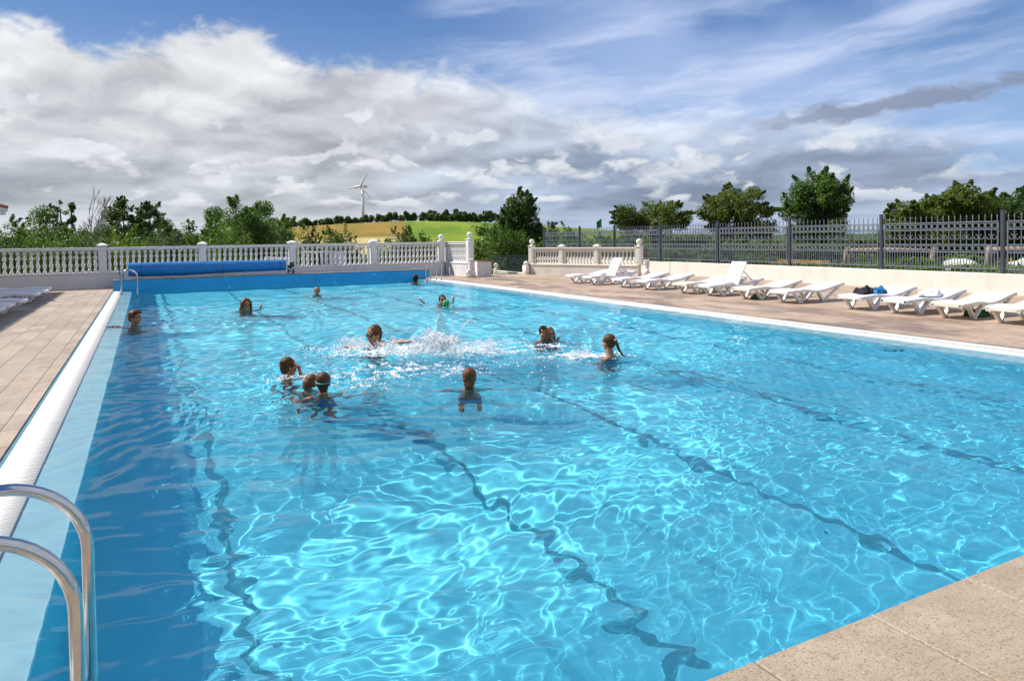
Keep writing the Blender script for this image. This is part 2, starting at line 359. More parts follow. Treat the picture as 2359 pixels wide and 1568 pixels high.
# ------------------------------------------------------------------ mesh helpers
class MB:
    def __init__(s): s.v = []; s.f = []; s.mi = []
    def face(s, idx, mi=0): s.f.append(tuple(idx)); s.mi.append(mi)
    def grid(s, rows, closed=True, caps=True, mi=0):
        b = len(s.v); n = len(rows[0])
        for r in rows: s.v.extend([tuple(p) for p in r])
        for i in range(len(rows)-1):
            for j in range(n if closed else n-1):
                k = (j+1) % n; s.face((b+i*n+j, b+i*n+k, b+(i+1)*n+k, b+(i+1)*n+j), mi)
        if caps and closed:
            s.face([b+j for j in range(n)][::-1], mi); s.face([b+(len(rows)-1)*n+j for j in range(n)], mi)
        return s
    def box(s, c, d, rz=0, mi=0, M4=None, ch=0):
        x, y, z = [q/2 for q in d]
        R = Matrix.Translation(c) @ (M4 if M4 is not None else Matrix.Rotation(rz, 4, 'Z'))
        if ch:
            rows = []
            for zz, k in ((-z, ch), (-z+ch, 0), (z-ch, 0), (z, ch)):
                a, b = x-k, y-k
                q = ch if k == 0 else ch*.6
                rows.append([R @ Vector(p) for p in ((-a+q, -b, zz), (a-q, -b, zz), (a, -b+q, zz), (a, b-q, zz), (a-q, b, zz), (-a+q, b, zz), (-a, b-q, zz), (-a, -b+q, zz))])
            return s.grid(rows, mi=mi)
        return s.grid([[R @ Vector(p) for p in ((-x, -y, zz), (x, -y, zz), (x, y, zz), (-x, y, zz))] for zz in (-z, z)], mi=mi)
    def span(s, a, b, mi=0, ch=0):   # axis aligned box from corner a to corner b
        return s.box([(p+q)/2 for p, q in zip(a, b)], [abs(q-p) for p, q in zip(a, b)], mi=mi, ch=ch)
    def bar(s, p, q, w, h, mi=0, up=(0, 0, 1)):
        p, q = Vector(p), Vector(q); t = (q-p); L = t.length; t.normalize()
        si = t.cross(Vector(up)); si = si.normalized() if si.length > 1e-4 else Vector((1, 0, 0)); u = si.cross(t)
        R = Matrix((si, t, u)).transposed().to_4x4()
        return s.box((p+q)/2, (w, L, h), M4=R, mi=mi)
    def tube(s, pts, r, seg=10, caps=True, mi=0, round_ends=False):
        pts = [Vector(p) for p in pts]; n = len(pts)
        rs = list(r) if isinstance(r, (list, tuple)) else [r]*n
        if round_ends:
            a = (pts[0]-pts[1]).normalized(); b = (pts[-1]-pts[-2]).normalized()
            pre = [(pts[0]+a*rs[0]*math.sin(t), rs[0]*math.cos(t)) for t in (1.35, .9, .45)]
            post = [(pts[-1]+b*rs[-1]*math.sin(t), rs[-1]*math.cos(t)) for t in (.45, .9, 1.35)]
            pts = [p for p, _ in pre]+pts+[p for p, _ in post]; rs = [q for _, q in pre]+rs+[q for _, q in post]; n = len(pts)
        rows = []; prev = None
        for i in range(n):
            t = (pts[min(i+1, n-1)]-pts[max(i-1, 0)]).normalized()
            if prev is None:
                prev = t.orthogonal().normalized()
            prev = (prev - t*prev.dot(t)); prev = prev.normalized() if prev.length > 1e-6 else t.orthogonal().normalized()
            w = t.cross(prev)
            rows.append([pts[i]+(prev*math.cos(a)+w*math.sin(a))*rs[i] for a in [2*math.pi*k/seg for k in range(seg)]])
        return s.grid(rows, caps=caps, mi=mi)
    def lathe(s, prof, c=(0, 0, 0), seg=16, sq=False, mi=0):
        rows = []
        for r, z in prof:
            rows.append([Vector(c)+Vector((r*math.cos(a), r*math.sin(a), z)) for a in [2*math.pi*(k+.5)/seg for k in range(seg)]])
        return s.grid(rows, mi=mi)
    def ball(s, c, r, seg=16, rings=10, M3=None, mi=0):
        r = (r, r, r) if isinstance(r, (int, float)) else r
        rows = []
        for i in range(rings+1):
            t = -math.pi/2+math.pi*(i+.02 if i == 0 else (i-.02 if i == rings else i))/rings
            row = []
            for k in range(seg):
                a = 2*math.pi*k/seg; p = Vector((r[0]*math.cos(t)*math.cos(a), r[1]*math.cos(t)*math.sin(a), r[2]*math.sin(t)))
                if M3 is not None: p = M3 @ p
                row.append(Vector(c)+p)
            rows.append(row)
        return s.grid(rows, mi=mi)
    def mesh(s, name, mats, smooth=False, bevel=0):
        me = bpy.data.meshes.new(name); me.from_pydata(s.v, [], s.f)
        for m in (mats if isinstance(mats, (list, tuple)) else [mats]): me.materials.append(m)
        if any(s.mi): me.polygons.foreach_set('material_index', s.mi)
        if smooth is True: me.shade_smooth()
        elif smooth:
            me.shade_smooth(); me.set_sharp_from_angle(angle=rad(smooth))
        me.update(); return me
    def build(s, name, mats, parent=None, smooth=False, loc=None):
        return link(name, s.mesh(name, mats, smooth), parent, loc)
def link(name, data, parent=None, loc=None):
    o = bpy.data.objects.new(name, data); C.objects.link(o)
    if parent: o.parent = parent
    if loc is not None: o.location = loc
    return o
def tag(o, label=None, cat=None, group=None, kind=None):
    if label: o['label'] = label
    if cat: o['category'] = cat
    if group: o['group'] = group
    if kind: o['kind'] = kind
    return o
def thing(name, label, cat, loc=(0, 0, 0), rz=0, group=None):
    o = bpy.data.objects.new(name, None); C.objects.link(o); o.location = loc; o.rotation_euler = (0, 0, rz)
    o.empty_display_size = .1
    return tag(o, label, cat, group)
def dup(root, loc, rz, label, group=None):
    def cp(o, par):
        c = o.copy(); C.objects.link(c); c.parent = par
        for ch in list(o.children): cp(ch, c)
        return c
    r = cp(root, None); r.location = loc; r.rotation_euler = (0, 0, rz); r['label'] = label
    if group: r['group'] = group
    return r
def np_mesh(name, v, f, mats, smooth=False, mi=None):
    v = np.asarray(v, np.float32); f = np.asarray(f, np.int32); k = f.shape[1]
    me = bpy.data.meshes.new(name); me.vertices.add(len(v)); me.vertices.foreach_set('co', v.ravel())
    me.loops.add(f.size); me.loops.foreach_set('vertex_index', f.ravel()); me.polygons.add(len(f))
    me.polygons.foreach_set('loop_start', np.arange(0, f.size, k, dtype=np.int32))
    for m in (mats if isinstance(mats, (list, tuple)) else [mats]): me.materials.append(m)
    if mi is not None: me.polygons.foreach_set('material_index', np.asarray(mi, np.int32))
    me.update(calc_edges=True)
    if smooth: me.shade_smooth()
    return me

# ================================================================== THE SETTING
L_OUT, L_W, L_IN, R_IN, R_OUT = -1.03, -.742, -.455, 10.53, 11.10     # gutter lines left and right
A_NEAR, A_FAR, DEPTH = 2.01, 28.46, -1.35
WALL_B = 20.05

# ---- ground: one sheet with the drop beyond the terrace and the field hill
def sstep(x, a, b):
    t = np.clip((x-a)/(b-a), 0, 1); return t*t*(3-2*t)
HAZ = YAW+math.atan((930-1179)/1627)             # bearing of the field hill
def ground_z(b, a):
    b = np.asarray(b, float); a = np.asarray(a, float)
    r = np.hypot(a, b)
    z = -2.2 - 3.5*sstep(r, 45, 120)
    t = b*math.cos(HAZ)-a*math.sin(HAZ); q = b*math.sin(HAZ)+a*math.cos(HAZ)
    crest = np.interp(t, [-420, -260, -140, -60, 0, 60, 130, 220, 420], [7, 8.5, 10.5, 15, 17.6, 16.5, 12.5, 6, 1])
    hill = (crest+4)*sstep(q, 330, 600)*(1-.25*sstep(q, 640, 1200))
    z = z + np.where(q > 0, hill, 0)
    far_wood = 11*np.exp(-((t+330)/120)**2-((q-420)/110)**2)
    z = z + far_wood + 1.2*np.sin(b*.011)*np.sin(a*.013+1)*sstep(r, 60, 300)
    g = sstep(b, WALL_B+.08, WALL_B+.2)*(1-sstep(b, 40, 75))*(1-sstep(a, 29.5, 36))*sstep(a, -60, -40)
    z = z*(1-g)+g*(.42+.25*np.sin(b*.5+a*.3)*.3)
    return z
def axis(fine, lo, hi, step, n=60, far=2600):
    mid = np.arange(lo, hi+step, step)
    k = np.linspace(0, 1, n)[1:]**2.2
    left = lo-(far-abs(lo))*k; right = hi+(far-abs(hi))*k
    return np.unique(np.concatenate([left, mid, right, fine]))
xs = axis([WALL_B+.05, WALL_B+.1, WALL_B+.15, WALL_B+.2, WALL_B+.25], -60, 80, 4, 70)
ys = axis([28, 29.5, 31, 32.5, 34, 35.5, 37], -60, 160, 4, 80)
XX, YY = np.meshgrid(xs, ys); ZZ = ground_z(XX, YY)
ny, nx = XX.shape; idx = np.arange(ny*nx).reshape(ny, nx)
gf = np.stack([idx[:-1, :-1], idx[:-1, 1:], idx[1:, 1:], idx[1:, :-1]], -1).reshape(-1, 4)
hole = ((XX[:-1, :-1] > -8) & (XX[1:, 1:] < 20) & (YY[:-1, :-1] > -6) & (YY[1:, 1:] < 30)).ravel()
def ground_material():
    m, g, b = principled('grass_and_fields')
    co = g.n('ShaderNodeTexCoord').outputs['Object']; x, y, z = g.sep(co)
    t = g.sub(g.mul(x, math.cos(HAZ)), g.mul(y, math.sin(HAZ))); q = g.add(g.mul(x, math.sin(HAZ)), g.mul(y, math.cos(HAZ)))
    n = g.noise(co, .35, 8, .65); nb = g.noise(co, .02, 6, .6); nr = g.noise(g.xyz(g.mul(t, .05), g.mul(q, .01)), 1, 6, .6)
    near = g.mix(g.step(n, .35, .7), (.030, .058, .012), (.085, .115, .025))
    green = g.mix(g.step(g.add(g.mul(nr, .6), g.mul(nb, .5)), .42, .68), (.085, .165, .008), (.19, .25, .016))
    brown = g.mix(g.step(g.add(g.mul(nr, .5), g.mul(nb, .5)), .38, .62), (.17, .135, .016), (.28, .165, .028))
    edge = g.add(t, g.mul(g.sub(nb, .5), 8))
    field = g.mix(g.step(edge, .5, 3), brown, green)
    field = g.mix(g.mul(g.step(q, 455, 440), g.step(edge, 3, 0)), field, (.42, .34, .14))
    f2 = g.noise(co, .18, 6, .7); k = g.m('MULTIPLY_ADD', f2, .5, .75)
    field = g.mix(1, field, g.xyz(k, k, k), 'MULTIPLY')
    c = g.mix(g.mul(g.step(q, 355, 370), g.mul(g.step(edge, -130, -122), g.step(edge, 172, 160))), near, field)
    g.put(b.inputs['Base Color'], c); b.inputs['Roughness'].default_value = .9; b.inputs['Specular IOR Level'].default_value = .2
    return m
M['ground'] = ground_material()
tag(link('ground', np_mesh('ground', np.stack([XX, YY, ZZ], -1).reshape(-1, 3), gf[~hole], M['ground'], True)), kind='structure')

# ---- pool basin with lane lines
mb = MB()
x0, x1, y0, y1, d = L_IN, R_IN-.50, A_NEAR-.0, A_FAR, DEPTH
P = [(x0, y0, d), (x1, y0, d), (x1, y1, d), (x0, y1, d), (x0, y0, -.05), (x1, y0, -.05), (x1, y1, -.05), (x0, y1, -.05)]
mb.v = P; mb.f = [(0, 1, 2, 3), (0, 4, 5, 1), (1, 5, 6, 2), (2, 6, 7, 3), (3, 7, 4, 0)]; mb.mi = [0]*5
basin = tag(mb.build('pool_basin', [M['pool']]), kind='structure')
lines = []
for bx in (.50, 2.57, 4.57, 6.74, 8.80):
    l = MB(); l.span((bx-.048, 2.35, d+.001), (bx+.048, 27.4, d+.006))
    lines.append(tag(l.build('lane_line', M['lane']), kind='structure'))
# ---- pale overflow ledges just under the water
def ledge(name, xa, za, xb, zb, ya=A_NEAR, yb=A_FAR):
    m = MB(); n = 26; rows_a, rows_b = [], []
    v = []
    for i in range(n+1):
        y = ya+(yb-ya)*i/n; v += [(xa, y, za), (xb, y, zb), (xb, y, -.30), (xa, y, -.30)]
    m.v = v
    for i in range(n):
        for j in range(4): m.face((i*4+j, i*4+(j+1) % 4, (i+1)*4+(j+1) % 4, (i+1)*4+j))
    m.face((0, 1, 2, 3)); m.face((n*4+3, n*4+2, n*4+1, n*4))
    return tag(m.build(name, M['ledge']), kind='structure')
ledges = [ledge('overflow_ledge', L_W, -.020, L_IN-.002, -.060), ledge('overflow_ledge', R_IN-.498, -.080, R_IN, -.020)]
# ---- white slatted gutter gratings
def grating(xa, xb, skew=0):
    ya, yb, p, w = A_NEAR-.0, A_FAR+.0, .026, .0224
    n = int((yb-ya)/p); base = np.array([(xa, 0, -.03), (xb, 0, -.03), (xb, w, -.03), (xa, w, -.03), (xa, 0, .004), (xb, 0, .004), (xb, w, .004), (xa, w, .004)])
    off = np.zeros((n, 1, 3)); off[:, 0, 1] = ya+np.arange(n)*p+.004
    rs = np.random.default_rng(int(xa*10)+50); off[:, 0, 2] = rs.normal(0, .0006, n)
    v = (base[None]+off).reshape(-1, 3)
    q = np.array([(4, 5, 6, 7), (0, 1, 5, 4), (1, 2, 6, 5), (2, 3, 7, 6), (3, 0, 4, 7)])
    f = (q[None]+np.arange(n)[:, None, None]*8).reshape(-1, 4)
    return tag(link('gutter_grating', np_mesh('gutter_grating', v, f, M['grate'])), kind='structure')
grating(L_OUT+.02, L_W-.004); grating(R_IN+.004, R_IN+.285); grating(R_IN+.289, R_OUT-.02)
for xa, xb in ((L_OUT-.02, L_W), (R_IN, R_OUT+.02)):
    m = MB(); m.span((xa, A_NEAR, -.30), (xb, A_FAR, -.034)); tag(m.build('gutter_channel', M['gutter']), kind='structure')
for xa, xb in ((L_OUT-.018, L_OUT+.018), (R_OUT-.018, R_OUT+.018)):
    m = MB(); m.span((xa, A_NEAR, -.033), (xb, A_FAR, -.003)); tag(m.build('edge_seal', M['joint']), kind='structure')
# ---- paved terraces
def terrace(name, a, b, material, top=.012, bot=-.5):
    m = MB(); m.span((a[0], a[1], bot), (b[0], b[1], top)); return tag(m.build(name, material), kind='structure')
terrace('left_terrace', (-14, -8), (L_OUT-.022, 30.62), M['deck_left'])
terrace('right_terrace', (R_OUT+.022, 2.01), (WALL_B+.1, 28.6), M['deck_right'])
terrace('right_terrace', (12.62, 28.603), (15.6, 29.3), M['deck_right'], .011)
terrace('far_platform', (L_OUT-.0, A_FAR+.305), (10.75, 30.6), M['platform'], .345, -.4)
terrace('corner_paving', (10.752, A_FAR+.0), (12.60, 30.6), M['deck_right'], .010)
# near stone slabs, one piece per slab, with bevelled rims and open joints
for i in range(-5, 24):
    xa = 2.09-.7*4+.7*i
    for (ya, yb) in ((1.30, A_NEAR), (.58, 1.292), (-.14, .572)):
        m = MB(); m.span((xa+.005, ya, -.05), (xa+.695, yb, .012), ch=.007)
        tag(m.build('stone_slab', M['slab']), kind='structure')
m = MB(); m.span((-6, -8, -.4), (22, 2.0, -.012)); tag(m.build('slab_bed', M['joint']), kind='structure')

# ---- raised blue wall at the far end of the pool
e = thing('pool_end_wall', 'raised bright blue wall with grey coping along the far end of the pool', 'wall', (5, A_FAR+.15, 0))
m = MB(); m.span((-1.03-5, -.15, -1.5), (10.75-5, .15, .365)); m.build('painted_wall', M['endwall'], e)
m = MB()
for i in range(24):
    xa = -1.06-5+i*.493; m.span((xa, -.165, .367), (xa+.487, .165, .402), ch=.004)
m.build('coping', M['coping'], e)
m = MB(); m.span((-1.055-5, -.155, -.02), (-1.033-5, .15, .364)); m.build('end_face', M['platform'], e)

# ---- balustrades
def baluster_mesh(h, r, mats, seg=12):
    k = r
    prof = [(.95*k, 0), (.95*k, .085*h), (.6*k, .095*h), (.75*k, .115*h), (.8*k, .13*h), (.5*k, .15*h), (.48*k, .17*h), (.66*k, .21*h), (.95*k, .29*h), (1.0*k, .335*h), (.88*k, .39*h), (.60*k, .45*h), (.5*k, .475*h),
            (.78*k, .49*h), (.80*k, .505*h), (.5*k, .52*h), (.45*k, .545*h), (.6*k, .585*h), (.86*k, .65*h), (.93*k, .70*h), (.78*k, .76*h), (.52*k, .815*h), (.42*k, .845*h), (.8*k, .865*h), (.82*k, .885*h), (.55*k, .90*h)]
    m = MB(); m.lathe(prof[1:], seg=seg); m.box((0, 0, .0425*h), (1.7*k, 1.7*k, .085*h)); m.box((0, 0, .95*h), (1.7*k, 1.7*k, .0995*h))
    return m.mesh('baluster', mats, 40)
def vase_mesh(h, r, mats, seg=12):           # single bellied baluster of the cream railing
    k = r
    prof = [(.62*k, .10*h), (.85*k, .12*h), (.85*k, .15*h), (.55*k, .17*h), (.52*k, .20*h), (.80*k, .26*h), (1.0*k, .335*h), (.98*k, .39*h), (.78*k, .48*h), (.55*k, .60*h), (.44*k, .71*h), (.40*k, .77*h), (.7*k, .79*h), (.72*k, .815*h), (.42*k, .83*h), (.42*k, .86*h), (.8*k, .885*h), (.8*k, .905*h)]
    m = MB(); m.lathe(prof, seg=seg); m.box((0, 0, .05*h), (1.7*k, 1.7*k, .0998*h)); m.box((0, 0, .95*h), (1.7*k, 1.7*k, .0995*h))
    return m.mesh('baluster', mats, 40)
def post(parent, x, z0, z1, w, mw, cap='pyramid', y=0, r=.12):
    m = MB(); m.box((x, y, (z0+z1)/2), (w, w, z1-z0), ch=.012)
    m.box((x, y-w/2-.002, (z0+z1)/2), (w*.62, .012, (z1-z0)*.72), ch=.004)
    p = m.build('post', mw, parent)
    c = MB()
    if cap == 'pyramid':
        c.box((x, y, z1+.022), (w*1.42, w*1.42, .04), ch=.012)
        c.grid([[(x-s*w*.68, y-s*w*.68, z), (x+s*w*.68, y-s*w*.68, z), (x+s*w*.68, y+s*w*.68, z), (x-s*w*.68, y+s*w*.68, z)] for s, z in ((.95, z1+.043), (.6, z1+.085), (.12, z1+.115))])
        c.build('post_cap', mw, p)
    else:
        c.box((x, y, z1+.018), (w*1.18, w*1.18, .035), ch=.008)
        c.lathe([(.10, z1+.036), (.085, z1+.06), (.05, z1+.085), (.055, z1+.10)], c=(x, y, 0), seg=16)
        c.ball((x, y, z1+.09+r), r, 24, 16)
        c.build('ball_finial', mw, p, 50)
def balustrade(name, label, p, q, zb, plinth, rail, posts, nb, bal, mw, mwall, hb, ends=True, th=.30, front=None):
    """a run from p to q; posts = list of (fraction, width, cap, extra height)"""
    p, q = Vector((*p, 0)), Vector((*q, 0)); L = (q-p).length; rz = math.atan2(q.y-p.y, q.x-p.x)
    e = thing(name, label, 'balustrade', (p.x, p.y, zb), rz)
    m = MB(); m.span((0, -th/2, 0), (L, th/2, plinth-.06)); m.build('plinth_wall', mwall, e)
    m = MB(); m.span((-.01, -th/2-.025, plinth-.058), (L+.01, th/2+.025, plinth), ch=.01); m.build('plinth_ledge', mw, e)
    m = MB(); m.span((0, -.11, rail-.11), (L, .11, rail-.035), ch=.006); m.span((-.0, -.135, rail-.033), (L, .135, rail), ch=.01); m.build('top_rail', mw, e)
    xs_ = [f*L for f, *_ in posts]
    for (f, w, cap, eh) in posts: post(e, f*L, plinth+.003, rail+eh, w, mw, cap)
    for i in range(len(posts)-1):
        a, b = xs_[i]+posts[i][1]/2, xs_[i+1]-posts[i+1][1]/2
        for k in range(nb):
            link('baluster', bal, e, (a+(b-a)*(k+.5)/nb, 0, plinth+.002))
    return e
BAL_W = baluster_mesh(.79, .066, M['baluster'], 12)
BAL_R = baluster_mesh(.79, .066, M['baluster'], 12)
far_posts = [-8.39, -4.92, -1.45, 2.02, 5.49, 9.00]
Lf = 12.30+4.92+3.47
balustrade('balustrade', 'long weathered white balustrade behind the far end of the pool and the blue roller', (-8.39, 30.77), (12.30, 30.77), 0, .62, 1.54,
           [((x+8.39)/Lf, .26, 'pyramid', .045) for x in far_posts]+[((12.30+8.39-.07)/Lf, .26, 'ball', .03)], 16, BAL_W, M['baluster'], M['white_wall'], .9)
balustrade('balustrade', 'short bright white balustrade return between two ball topped posts beside the lion', (12.55, 30.9), (12.72, 28.55), 0, .62, 1.54,
           [(.02, .20, 'pyramid', -.2), (.99, .26, 'ball', .10)], 11, BAL_R, M['baluster'], M['white_wall'], .9, th=.34)
VB = vase_mesh(.60, .062, M['cream'], 12)
balustrade('balustrade', 'cream balustrade running diagonally beside the stairs, behind the first white loungers', (15.62, 28.15), (18.05, 23.42), 0, .50, 1.22,
           [(0, .24, 'ball', .06), (.30, .20, 'pyramid', .03), (.63, .20, 'pyramid', .03), (1, .25, 'ball', .03)], 10, VB, M['cream'], M['cream_wall'], .66, th=.30)
VB2 = vase_mesh(.42, .05, M['cream'], 10)
balustrade('balustrade', 'low cream stair balustrade with one ball post, sinking below the terrace edge', (15.40, 31.45), (15.40, 28.35), -1.2, .75, 1.28,
           [(0, .22, 'ball', .04), (.995, .12, 'pyramid', -.3)], 16, VB2, M['cream'], M['cream_wall'], .6, th=.26)
m = MB(); m.lathe([(.02, 0), (.10, .02), (.13, .09), (.10, .17), (.03, .20)], c=(15.36, 28.22, .42), seg=16)
m.span((15.24, 28.02, .0), (15.42, 28.40, .43), ch=.02)
tag(m.build('stair_newel', M['cream'], smooth=50), 'small rounded cream newel at the foot of the diagonal balustrade', 'post')
m = MB(); m.span((15.45, 27.5, -1.3), (17.2, 28.4, -.1)); tag(m.build('stair_well', M['cream_wall']), kind='structure')

# ---- low wall on the right with the iron fence on it
e = thing('boundary_wall', 'low smooth cream wall behind the loungers carrying the iron fence', 'wall', (WALL_B, 13, 0))
m = MB(); m.span((0, -33, -2.5), (.32, 10.9, .555), ch=.01); m.build('plastered_wall', M['cream_wall'], e)
m = MB(); m.span((0, 10.92, -2.5), (.32, 19.2, .545)); m.build('hidden_end', M['cream_wall'], e)

# ================================================================== FENCES
def ring(m, c, r, t, n=14, ax='y'):
    rows = []
    for i in range(n+1):
        a = 2*math.pi*i/n; ca, sa = math.cos(a), math.sin(a)
        rows.append([(c[0]-t*.6, c[1]+(r-t)*ca, c[2]+(r-t)*sa), (c[0]+t*.6, c[1]+(r-t)*ca, c[2]+(r-t)*sa), (c[0]+t*.6, c[1]+r*ca, c[2]+r*sa), (c[0]-t*.6, c[1]+r*ca, c[2]+r*sa)])
    m.grid(rows, caps=False)
def scroll(m, c, r, t, flip):
    rows = []
    for i in range(15):
        a = math.pi*.5+(-flip)*(i/14)*math.pi*1.75
        rr = r*(1-.45*i/14)
        y0_ = c[1]; ca, sa = math.cos(a), math.sin(a)
        rows.append([(c[0]-t*.5, y0_+(rr-t)*ca, c[2]+(rr-t)*sa-.012*i/14), (c[0]+t*.5, y0_+(rr-t)*ca, c[2]+(rr-t)*sa-.012*i/14), (c[0]+t*.5, y0_+rr*ca, c[2]+rr*sa-.012*i/14), (c[0]-t*.5, y0_+rr*ca, c[2]+rr*sa-.012*i/14)])
    m.grid(rows, caps=True)
def fence_panel(L, H=1.69):
    m = MB(); n = 20; p = L/n
    z = dict(bot=.125, low=.565, mid=.775, up=1.19, top=1.40)
    for zz in z.values(): m.bar((0, 0, zz), (0, L, zz), .030, .030)
    for yy in (0, L): m.bar((0, yy, .12), (0, yy, 1.41), .030, .030)
    for i in range(n+1):
        y = i*p
        if 0 < i < n:
            m.box((0, y, .76), (.017, .017, 1.26))
        if i < n and i > -1:
            yy = y+p/2
        m.box((0, min(max(y, .02), L-.02), .055), (.013, .013, .10))
        m.grid([[(-r_, min(max(y, .02), L-.02)-r_, zz), (r_, min(max(y, .02), L-.02)-r_, zz), (r_, min(max(y, .02), L-.02)+r_, zz), (-r_, min(max(y, .02), L-.02)+r_, zz)] for r_, zz in ((.008, 1.41), (.008, 1.52), (.013, 1.54), (.009, 1.56), (.001, 1.62))])
    for i in range(n):
        yy = (i+.5)*p
        ring(m, (0, yy, .67), p*.47, .016); ring(m, (0, yy, 1.295), p*.47, .016)
        m.box((0, yy, .345), (.015, .015, .41))
        k = 1 if i % 2 == 0 else -1
        scroll(m, (0, yy, .98), p*.49, .016, k)
    return m.mesh('fence_panel', M['iron_hi'])
fence = thing('iron_fence', 'tall dark grey iron fence with rings and scrolls on top of the low cream wall', 'fence', (WALL_B+.17, 0, .55))
fp = [35.0, 31.26, 28.16, 24.71, 21.19, 17.66, 14.15, 10.66, 7.15, 3.6]
pm = {}
for i, y in enumerate(fp):
    m = MB(); m.box((0, 0, .84), (.085, .085, 1.68), ch=.004); m.box((0, 0, 1.69), (.095, .095, .02)); m.box((0, 0, .008), (.15, .15, .012))
    o = m.build('fence_post', M['iron'], fence, loc=(0, y, 0))
    if i:
        L = fp[i-1]-y-.24
        key = round(L, 2)
        if key not in pm: pm[key] = fence_panel(L)
        o = link('fence_panel', pm[key], fence, (0, y+.12, 0))
        h = MB()
        for zz in (.42, 1.14):
            h.bar((0, -.12, zz), (0, .0, zz), .02, .02); h.bar((0, L, zz), (0, L+.12, zz), .02, .02)
        h.build('fence_bracket', M['iron'], fence, loc=(0, y+.12, 0))
# lower gate fence seen down the stairs
def plain_panel(L, H):
    m = MB(); n = int(L/.12)
    for zz in (.1, H*.38, H*.50, H*.72, H*.86): m.bar((0, 0, zz), (0, L, zz), .03, .03)
    for i in range(n+1):
        y = L*i/n; m.box((0, y, H/2+.02), (.016, .016, H)); 
        if i < n:
            ring(m, (0, y+L/n/2, H*.79), L/n*.44, .012, 10); ring(m, (0, y+L/n/2, H*.44), L/n*.44, .012, 10)
    return m.mesh('fence_panel', M['iron_hi'])
ft = thing('iron_fence', 'dark iron fence section standing lower down behind the stair opening', 'fence', (17.2, 38, -1.05), rad(-90))
pl = plain_panel(2.05, 1.68)
for k in range(4):
    link('fence_panel', pl, ft, (0, .12+k*2.2, 0)); m = MB(); m.box((0, 0, .88), (.08, .08, 1.76)); m.ball((0, 0, 1.80), .045, 10, 6); m.build('fence_post', M['iron'], ft, loc=(0, k*2.2, 0))

# ================================================================== STATUES, PLANTER BOX
def remesh(mbs, name, mats, voxel, smooth_it=2, parent=None, loc=None, factor=.5):
    me = mbs.mesh(name+'_src', mats); o = bpy.data.objects.new(name, me); C.objects.link(o)
    r = o.modifiers.new('r', 'REMESH'); r.mode = 'VOXEL'; r.voxel_size = voxel; r.use_smooth_shade = True
    if smooth_it:
        s = o.modifiers.new('s', 'SMOOTH'); s.iterations = smooth_it; s.factor = factor
    dg = bpy.context.evaluated_depsgraph_get()
    new = bpy.data.meshes.new_from_object(o.evaluated_get(dg)); new.name = name
    o.modifiers.clear(); o.data = new; bpy.data.meshes.remove(me)
    if not new.materials: new.materials.append(mats)
    new.shade_smooth()
    if parent: o.parent = parent
    if loc is not None: o.location = loc
    return o
def lion(label, loc, rz):
    e = thing('lion_statue', label, 'statue', loc, rz)
    m = MB(); m.box((0, .02, .03), (.30, .44, .06), ch=.008); m.build('base', M['statue'], e)
    rnd = random.Random(4)
    m = MB()                                   # sitting lion, facing +y
    m.ball((0, -.07, .20), (.105, .15, .13)); m.ball((0, 0, .34), (.10, .10, .17)); m.ball((0, .03, .50), (.115, .105, .14))
    for s in (-1, 1):
        m.ball((s*.085, -.06, .15), (.055, .12, .10)); m.tube([(s*.09, .0, .09), (s*.10, .14, .085)], [.04, .032], 8)
        m.ball((s*.10, .17, .082), (.035, .045, .026))
    m.tube([(-.06, .06, .42), (-.065, .11, .25), (-.065, .12, .09)], [.045, .036, .034], 8, round_ends=True); m.ball((-.065, .15, .082), (.036, .05, .026))
    m.tube([(.06, .06, .42), (.07, .14, .30), (.06, .19, .22)], [.045, .036, .032], 8, round_ends=True)
    m.ball((.05, .17, .14), (.075, .075, .078))
    m.ball((0, .09, .60), (.075, .09, .085)); m.ball((0, .165, .575), (.042, .05, .042)); m.ball((0, .15, .54), (.03, .035, .022)); m.ball((0, .20, .59), (.018, .015, .012))
    for k in range(70):
        a = rnd.uniform(0, 6.28); t = rnd.uniform(-.9, 1.2); r_ = .085+.02*rnd.random()
        z = .56+.12*math.sin(t)*1.0 - (.10 if rnd.random() < .5 else 0); y = .02+.07*math.sin(a)*1.1; x = r_*math.cos(a)
        if y > .10: continue
        m.ball((x*(1.05-.15*abs(t)), y, z), (.026+.01*rnd.random(), .026, .042), 8, 6)
    for s in (-1, 1): m.ball((s*.055, .085, .675), (.018, .014, .022), 8, 6); m.ball((s*.03, .165, .615), (.014, .012, .010), 8, 6)
    m.tube([(0, -.2, .10), (.09, -.22, .09), (.14, -.12, .09), (.13, -.02, .14)], [.022, .02, .02, .026], 8, round_ends=True)
    remesh(m, 'body', M['statue'], .012, 1, e, factor=.4)
    return e
lion('sitting white stone lion with a paw on a ball beside the tiled white planter box', (12.42, 27.86, .012), rad(-52)).scale = (1.15,)*3
lion('mottled cream stone lion with curly mane against the post of the diagonal balustrade', (18.12, 23.05, .012), rad(-35)).scale = (1.02,)*3
e = thing('planter_box', 'white planter box edged with scalloped terracotta tiles beside the lion', 'planter', (13.12, 28.15, .012), rad(-6))
m = MB(); m.box((0, 0, .33), (.66, .55, .66), ch=.01); m.build('box', M['white_wall'], e)
m = MB()
for k in range(7):
    x = -.285+.095*k
    rows = [[(x+.045*math.cos(t), yy, .662+.032*math.sin(t)) for t in [math.pi*j/6 for j in range(7)]]+[(x-.035, yy, .655), (x+.035, yy, .655)] for yy in (-.30, .30)]
    m.grid(rows)
m.build('tile_edge', M['terracotta'], e)

